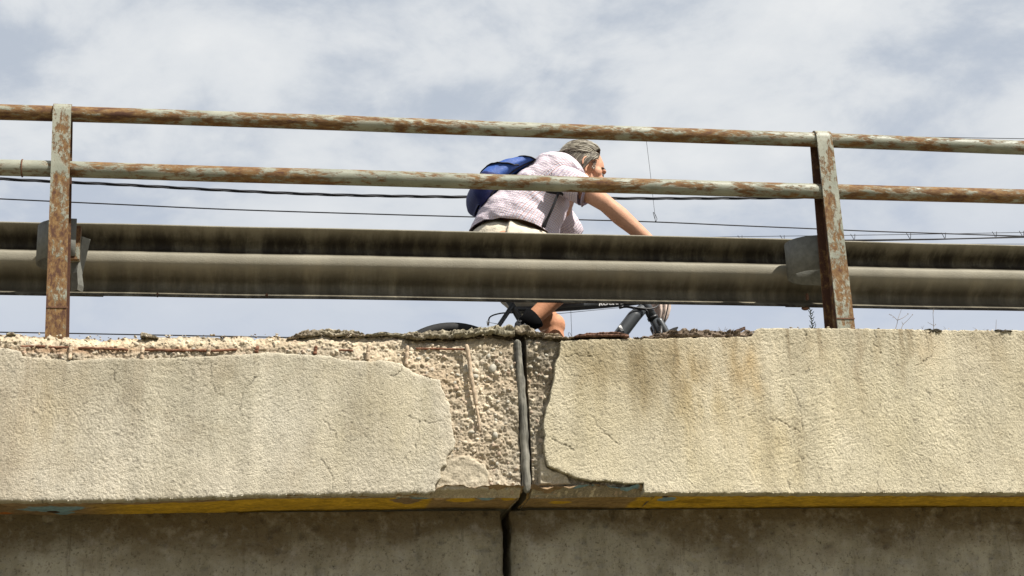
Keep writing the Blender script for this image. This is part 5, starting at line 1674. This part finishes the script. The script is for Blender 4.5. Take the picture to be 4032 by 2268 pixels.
pairs = [((1846, 912), (2200, 1015), .180), ((1868, 868), (2188, 978), .188), ((1905, 812), (2196, 922), .186), ((1955, 760), (2212, 872), .186), ((2020, 704), (2226, 828), .192),
         ((2085, 655), (2240, 788), .205), ((2138, 636), (2262, 756), .198), ((2182, 634), (2286, 732), .165), ((2208, 644), (2298, 718), .110), ((2222, 656), (2296, 708), .080)]
bk = spline([(a[0], a[1], 0) for a, b_, w in pairs], 8); ft = spline([(b_[0], b_[1], 0) for a, b_, w in pairs], 8); ww = spline([(w, 0, 0) for a, b_, w in pairs], 8)[:, 0]
V = []; U = []; n = 96; acc = 0; prevc = None
nr = len(bk)
for i in range(nr):
    a, b_ = at(bk[i, 0], bk[i, 1], YR), at(ft[i, 0], ft[i, 1], YR)
    c = (a + b_) / 2; e1 = (a - b_) / 2; h = np.linalg.norm(e1)
    if prevc is not None:
        acc += np.linalg.norm(c - prevc)
    prevc = c
    t_axis = np.cross(e1, [0, 1, 0]); t_axis /= np.linalg.norm(t_axis)
    for j in range(n):
        t = 2 * math.pi * j / n
        ct, st_ = math.cos(t), math.sin(t); ex_ = 0.80
        x1 = math.copysign(abs(ct) ** ex_, ct); x2 = math.copysign(abs(st_) ** ex_, st_)
        p = c + e1 * x1 * .985 + np.array([0, -1, 0]) * ww[i] * x2
        if i < 8:
            p = p + np.array([.03, 0, .055]) * (1 - i / 8) * max(0, st_ * .9) ** 2 * (1 if ct > -.55 else .2)
        V.append(p); U.append((acc, t * (h + ww[i]) * .5 * .98))
V = np.array(V); U = np.array(U)
# folds: soft creases running from the armpit to the waist, and small crumples
I = np.repeat(np.arange(nr) / nr, n); J = np.tile(np.arange(n) * 2 * math.pi / n, nr)
fold = (fbm(V[:, 0] * 9 + V[:, 2] * 7, V[:, 1] * 8, V[:, 2] * 6 - V[:, 0] * 2, 90, 3)) * .020 + (1 - np.abs(vnoise(V[:, 0] * 16 + V[:, 2] * 13, V[:, 1] * 12, V[:, 2] * 5 - V[:, 0] * 4, 91)) * 2) * .0055 + fbm(V[:, 0] * 40, V[:, 1] * 40, V[:, 2] * 40, 92, 2) * .003
fold *= np.clip((1 - I) * 3, .25, 1)
cen = np.repeat(V.reshape(nr, n, 3).mean(1), n, 0); dirv = V - cen; dirv /= np.linalg.norm(dirv, axis=1)[:, None]
V = V + dirv * fold[:, None]
F = [[i * n + j, i * n + (j + 1) % n, (i + 1) * n + (j + 1) % n, (i + 1) * n + j] for i in range(nr - 1) for j in range(n)]
shirt_V, shirt_F, shirt_U = [V], F, [U]; nb = len(V)
for sh, el, kk, s_ in ((shR, elR, .50, -1), (shL, elL, .78, 1)):
    d = el - sh; c0 = sh - d / np.linalg.norm(d) * .075
    inward = B(1.52, 1.33, s_ * .09)
    P = spline([inward, sh + np.array([-.01, 0, .0]), sh + d * .45, sh + d * kk], 7); k = len(P)
    R = np.interp(np.arange(k), [0, 7, 14, k - 1], [.080, .072, .066, .064])
    Vs, _ = tube(P, R, 40, False); Vs = np.array(Vs)
    ctr = np.repeat(P, 40, 0); dv = Vs - ctr
    fo = fbm(Vs[:, 0] * 14, Vs[:, 1] * 14, Vs[:, 2] * 14, 95 + s_, 3) * .16 + (1 - 2 * np.abs(vnoise(Vs[:, 0] * 22, Vs[:, 1] * 22, Vs[:, 2] * 10, 96))) * .05
    Vs = ctr + dv * (1 + fo)[:, None]
    ii = np.repeat(np.arange(k), 40); Ls = np.concatenate([[0], np.cumsum(np.linalg.norm(np.diff(P, axis=0), axis=1))])
    Us = np.stack([Ls[ii], np.tile(np.arange(40), k) * 2 * math.pi / 40 * .08], 1)
    shirt_F = shirt_F + [[nb + i * 40 + j, nb + i * 40 + (j + 1) % 40, nb + (i + 1) * 40 + (j + 1) % 40, nb + (i + 1) * 40 + j] for i in range(k - 1) for j in range(40)]
    shirt_V.append(Vs); shirt_U.append(Us); nb += len(Vs)
shirt = chk_obj('shirt', np.concatenate(shirt_V), shirt_F, np.concatenate(shirt_U), person)
sm_ = shirt.modifiers.new('thickness', 'SOLIDIFY'); sm_.thickness = 0.0018; sm_.offset = -1
# collar
m_ = MB(); P = []
for j in range(25):
    t = 2 * math.pi * j / 24; c = B(1.578, 1.412); P.append(c + np.array([.052 * math.cos(t), .072 * math.sin(t), -.012 - .055 * math.cos(t) * .8]))
V, F = tube(np.array(P), .013, 8, False, flat=1.6); o = chk_obj('collar', V, F, np.stack([np.repeat(np.arange(25), 8) * .016, np.tile(np.arange(8), 25) * .01], 1), shirt)

sh_ = MB()
sh_.ball(B(1.225, 1.02), (.145, .185, .155), 14, 18)
for hp, kn, s_ in ((hipR, kneeR, -1), (hipL, kneeL, 1)):
    d = kn - hp
    sh_.tube([hp, hp + d * .4, hp + d * .86], [.128, .112, .092], 18, True)


shorts = voxel_union('shorts', sh_, .008, 4, M_shorts, person)
vv = np.array([v.co[:] for v in shorts.data.vertices])
nn = fbm(vv[:, 0] * 14, vv[:, 1] * 14, vv[:, 2] * 20, 97, 4) * .009
for v, k in zip(shorts.data.vertices, nn):
    v.co += v.normal * k
for an, kn, s_, hgt in ((ankR, kneeR, -1, .15), (ankL, kneeL, 1, .22)):
    c = kn - an
    m_ = MB(); m_.tube([an - c * .02, an + c * hgt * .5, an + c * (hgt + .01)], [.040, .043, .054] if s_ < 0 else [.040, .040, .046], 18, True); m_.build('sock', M_sock, person)
    pd = B(*(PR if s_ < 0 else PL_), s_ * .135); toe = pd + np.array([.075, 0, .012 if s_ > 0 else -.03]) + np.array([0, 0, .03]); heel = an + np.array([-.045, 0, -.06])
    m_ = MB(); m_.tube([heel, heel * .6 + toe * .4, heel * .25 + toe * .75, toe], [.036, .040, .046, .032], 14, True, True); m_.tube([an, an + np.array([.0, 0, -.06])], [.042, .045], 12, True, True); m_.build('shoe', M_shoe, person)

# backpack
pack = thing('backpack', 'blue nylon backpack with dark straps on the man\'s back', 'backpack', tuple(at(1960, 720, YR)))
pp_ = [((1886, 836), (1874, 826), .07), ((1905, 822), (1850, 798), .125), ((1930, 793), (1846, 765), .145), ((1962, 755), (1864, 724), .145), ((1998, 722), (1894, 690), .14), ((2036, 694), (1938, 668), .13), ((2072, 672), (1990, 652), .115), ((2098, 660), (2045, 646), .10), ((2112, 652), (2096, 648), .06)]
ib = spline([(a[0], a[1], 0) for a, b_, w in pp_], 6); ob = spline([(b_[0], b_[1], 0) for a, b_, w in pp_], 6); wb = spline([(w, 0, 0) for a, b_, w in pp_], 6)[:, 0]
n = 56; V = []
for i in range(len(ib)):
    a, b_ = at(ib[i, 0], ib[i, 1], YR), at(ob[i, 0], ob[i, 1], YR); c = (a + b_) / 2; e1 = (b_ - a) / 2
    for j in range(n):
        t = 2 * math.pi * j / n; ct, st_ = math.cos(t), math.sin(t)
        V.append(c + e1 * math.copysign(abs(ct) ** .6, ct) + np.array([0, -1, 0]) * wb[i] * math.copysign(abs(st_) ** .62, st_))
V = np.array(V); m = len(ib)
cen = np.repeat(V.reshape(m, n, 3).mean(1), n, 0); dv = V - cen
V = cen + dv * (1 + fbm(V[:, 0] * 9, V[:, 1] * 9, V[:, 2] * 9, 98, 4) * .16)[:, None]
F = [[i * n + j, i * n + (j + 1) % n, (i + 1) * n + (j + 1) % n, (i + 1) * n + j] for i in range(m - 1) for j in range(n)] + [list(range(n)), [(m - 1) * n + j for j in range(n)][::-1]]
G = V.reshape(m, n, 3)
pk = mesh_obj('pack_body', V, F, M_pack, pack)
pk.data.materials.append(M_pack_shaded)
for p in pk.data.polygons:
    i = p.vertices[0] // n if len(p.vertices) == 4 else 0
    if i < 20:
        p.material_index = 1


def on_pack(path, wid, name):
    P = []
    for fi, fj in path:
        i = int(np.clip(fi, 0, m - 1)); j = int(fj) % n
        q = G[i, j]; o_ = q - G[i].mean(0); P.append(q + o_ / np.linalg.norm(o_) * .004)
    m_ = MB(); m_.tube(spline(P, 4), wid, 8, True, False, .3); m_.build(name, M_strap, pack)


for i0 in (25, 38):
    on_pack([(i0 + k * .25, j) for k, j in enumerate(range(-2, 20))], .0105, 'compression_strap')
on_pack([(k, 22) for k in range(10, 48)], .006, 'piping')
m_ = MB(); m_.tube(spline([G[46, 2], G[47, 0] + np.array([.0, 0, .02]), G[48, 56 - 4]], 6), .008, 8); m_.build('top_handle', M_strap, pack)
# shoulder straps and the loose webbing end
for s_ in (-1, 1):
    P = [B(1.40, 1.37, s_ * .10), B(1.45, 1.36, s_ * .165), B(1.52, 1.31, s_ * .205), B(1.545, 1.285, s_ * .212)]
    m_ = MB(); m_.tube(spline(P, 6), .026, 10, True, False, .28, up=np.array([0, 0, 1.0])); m_.build('shoulder_strap', M_strap, pack)
Ys = YR - .215
m_ = MB(); m_.tube(spline([at(2150, 752, Ys), at(2180, 758, Ys), at(2212, 762, Ys), at(2217, 768, Ys)], 4), .012, 8, True, False, .5); m_.build('buckle', M_strap, pack)
m_ = MB(); m_.tube(spline([at(2200, 758, Ys - .01), at(2190, 782, Ys - .012), at(2172, 826, Ys - .006), at(2152, 868, Ys + .01), at(2139, 896, Ys + .02)], 5), [.006] * 15 + [.007, .008, .009, .010, .010, .007], 8, True, False, .35); m_.build('loose_strap', M_strap, pack)

# ------------------------------------------------------------------ grit and dry grass along the broken edge
gr = np.random.default_rng(21)
m_ = MB(); T_ = []
edge = np.vstack([[[p[0], p[2]] for p in pl([(0, 1322), (250, 1326), (420, 1336), (700, 1330), (985, 1330), (1140, 1332), (1400, 1328), (1600, 1334), (1900, 1330)], 0.05)],
                  [[p[0], p[2]] for p in pl([(2200, 1334), (2500, 1336), (2900, 1330), (2990, 1294), (3330, 1294), (3600, 1299), (4032, 1303)], 0.03)]])
for q in range(520):
    x = gr.uniform(edge[0, 0], edge[-1, 0]); z = np.interp(x, edge[:, 0], edge[:, 1])
    if x > 2.1 and gr.random() < .7:
        continue
    r = gr.uniform(.0015, .0055)
    V, F = ellipsoid((0, 0, 0), (r * gr.uniform(.8, 1.6), r, r * gr.uniform(.5, .9)), 4, 6)
    V = V * (1 + .25 * gr.standard_normal((len(V), 1))) + np.array([x, gr.uniform(.012, .09), z + r * .2 + gr.uniform(-.004, .004)])
    m_.add(V, F); T_.append(np.tile(np.array([[.40, .34, .25], [.26, .21, .15], [.12, .09, .065], [.46, .40, .31]][gr.integers(4)]), (len(V), 1)))
tag(m_.build('grit', M_crust, None, np.concatenate(T_)), 'loose grit and crumbs strewn along the broken top edge', 'grit', kind='stuff')
m_ = MB()
for q in range(110):
    px_ = gr.choice([gr.uniform(2560, 2960), gr.uniform(1600, 2150), gr.uniform(3300, 4000)], p=[.6, .25, .15]); py_ = np.interp(px_, [1600, 2020, 2150, 2560, 2700, 2960, 3000, 4000], [1318, 1295, 1316, 1320, 1305, 1305, 1294, 1303])
    p = at(px_, py_ + gr.uniform(-4, 8), gr.uniform(-.01, .06)); d = np.array([gr.normal(0, .014), gr.normal(-.006, .008), gr.uniform(-.012, .016)])
    m_.tube(np.array([p, p + d * .5 + np.array([0, 0, .003]), p + d]), np.array([.0007, .0006, .0003]), 4)
tag(m_.build('dry_grass', M_weed, None), 'short dry rootlets and grass bits in the dirt crusts', 'grass', kind='stuff')
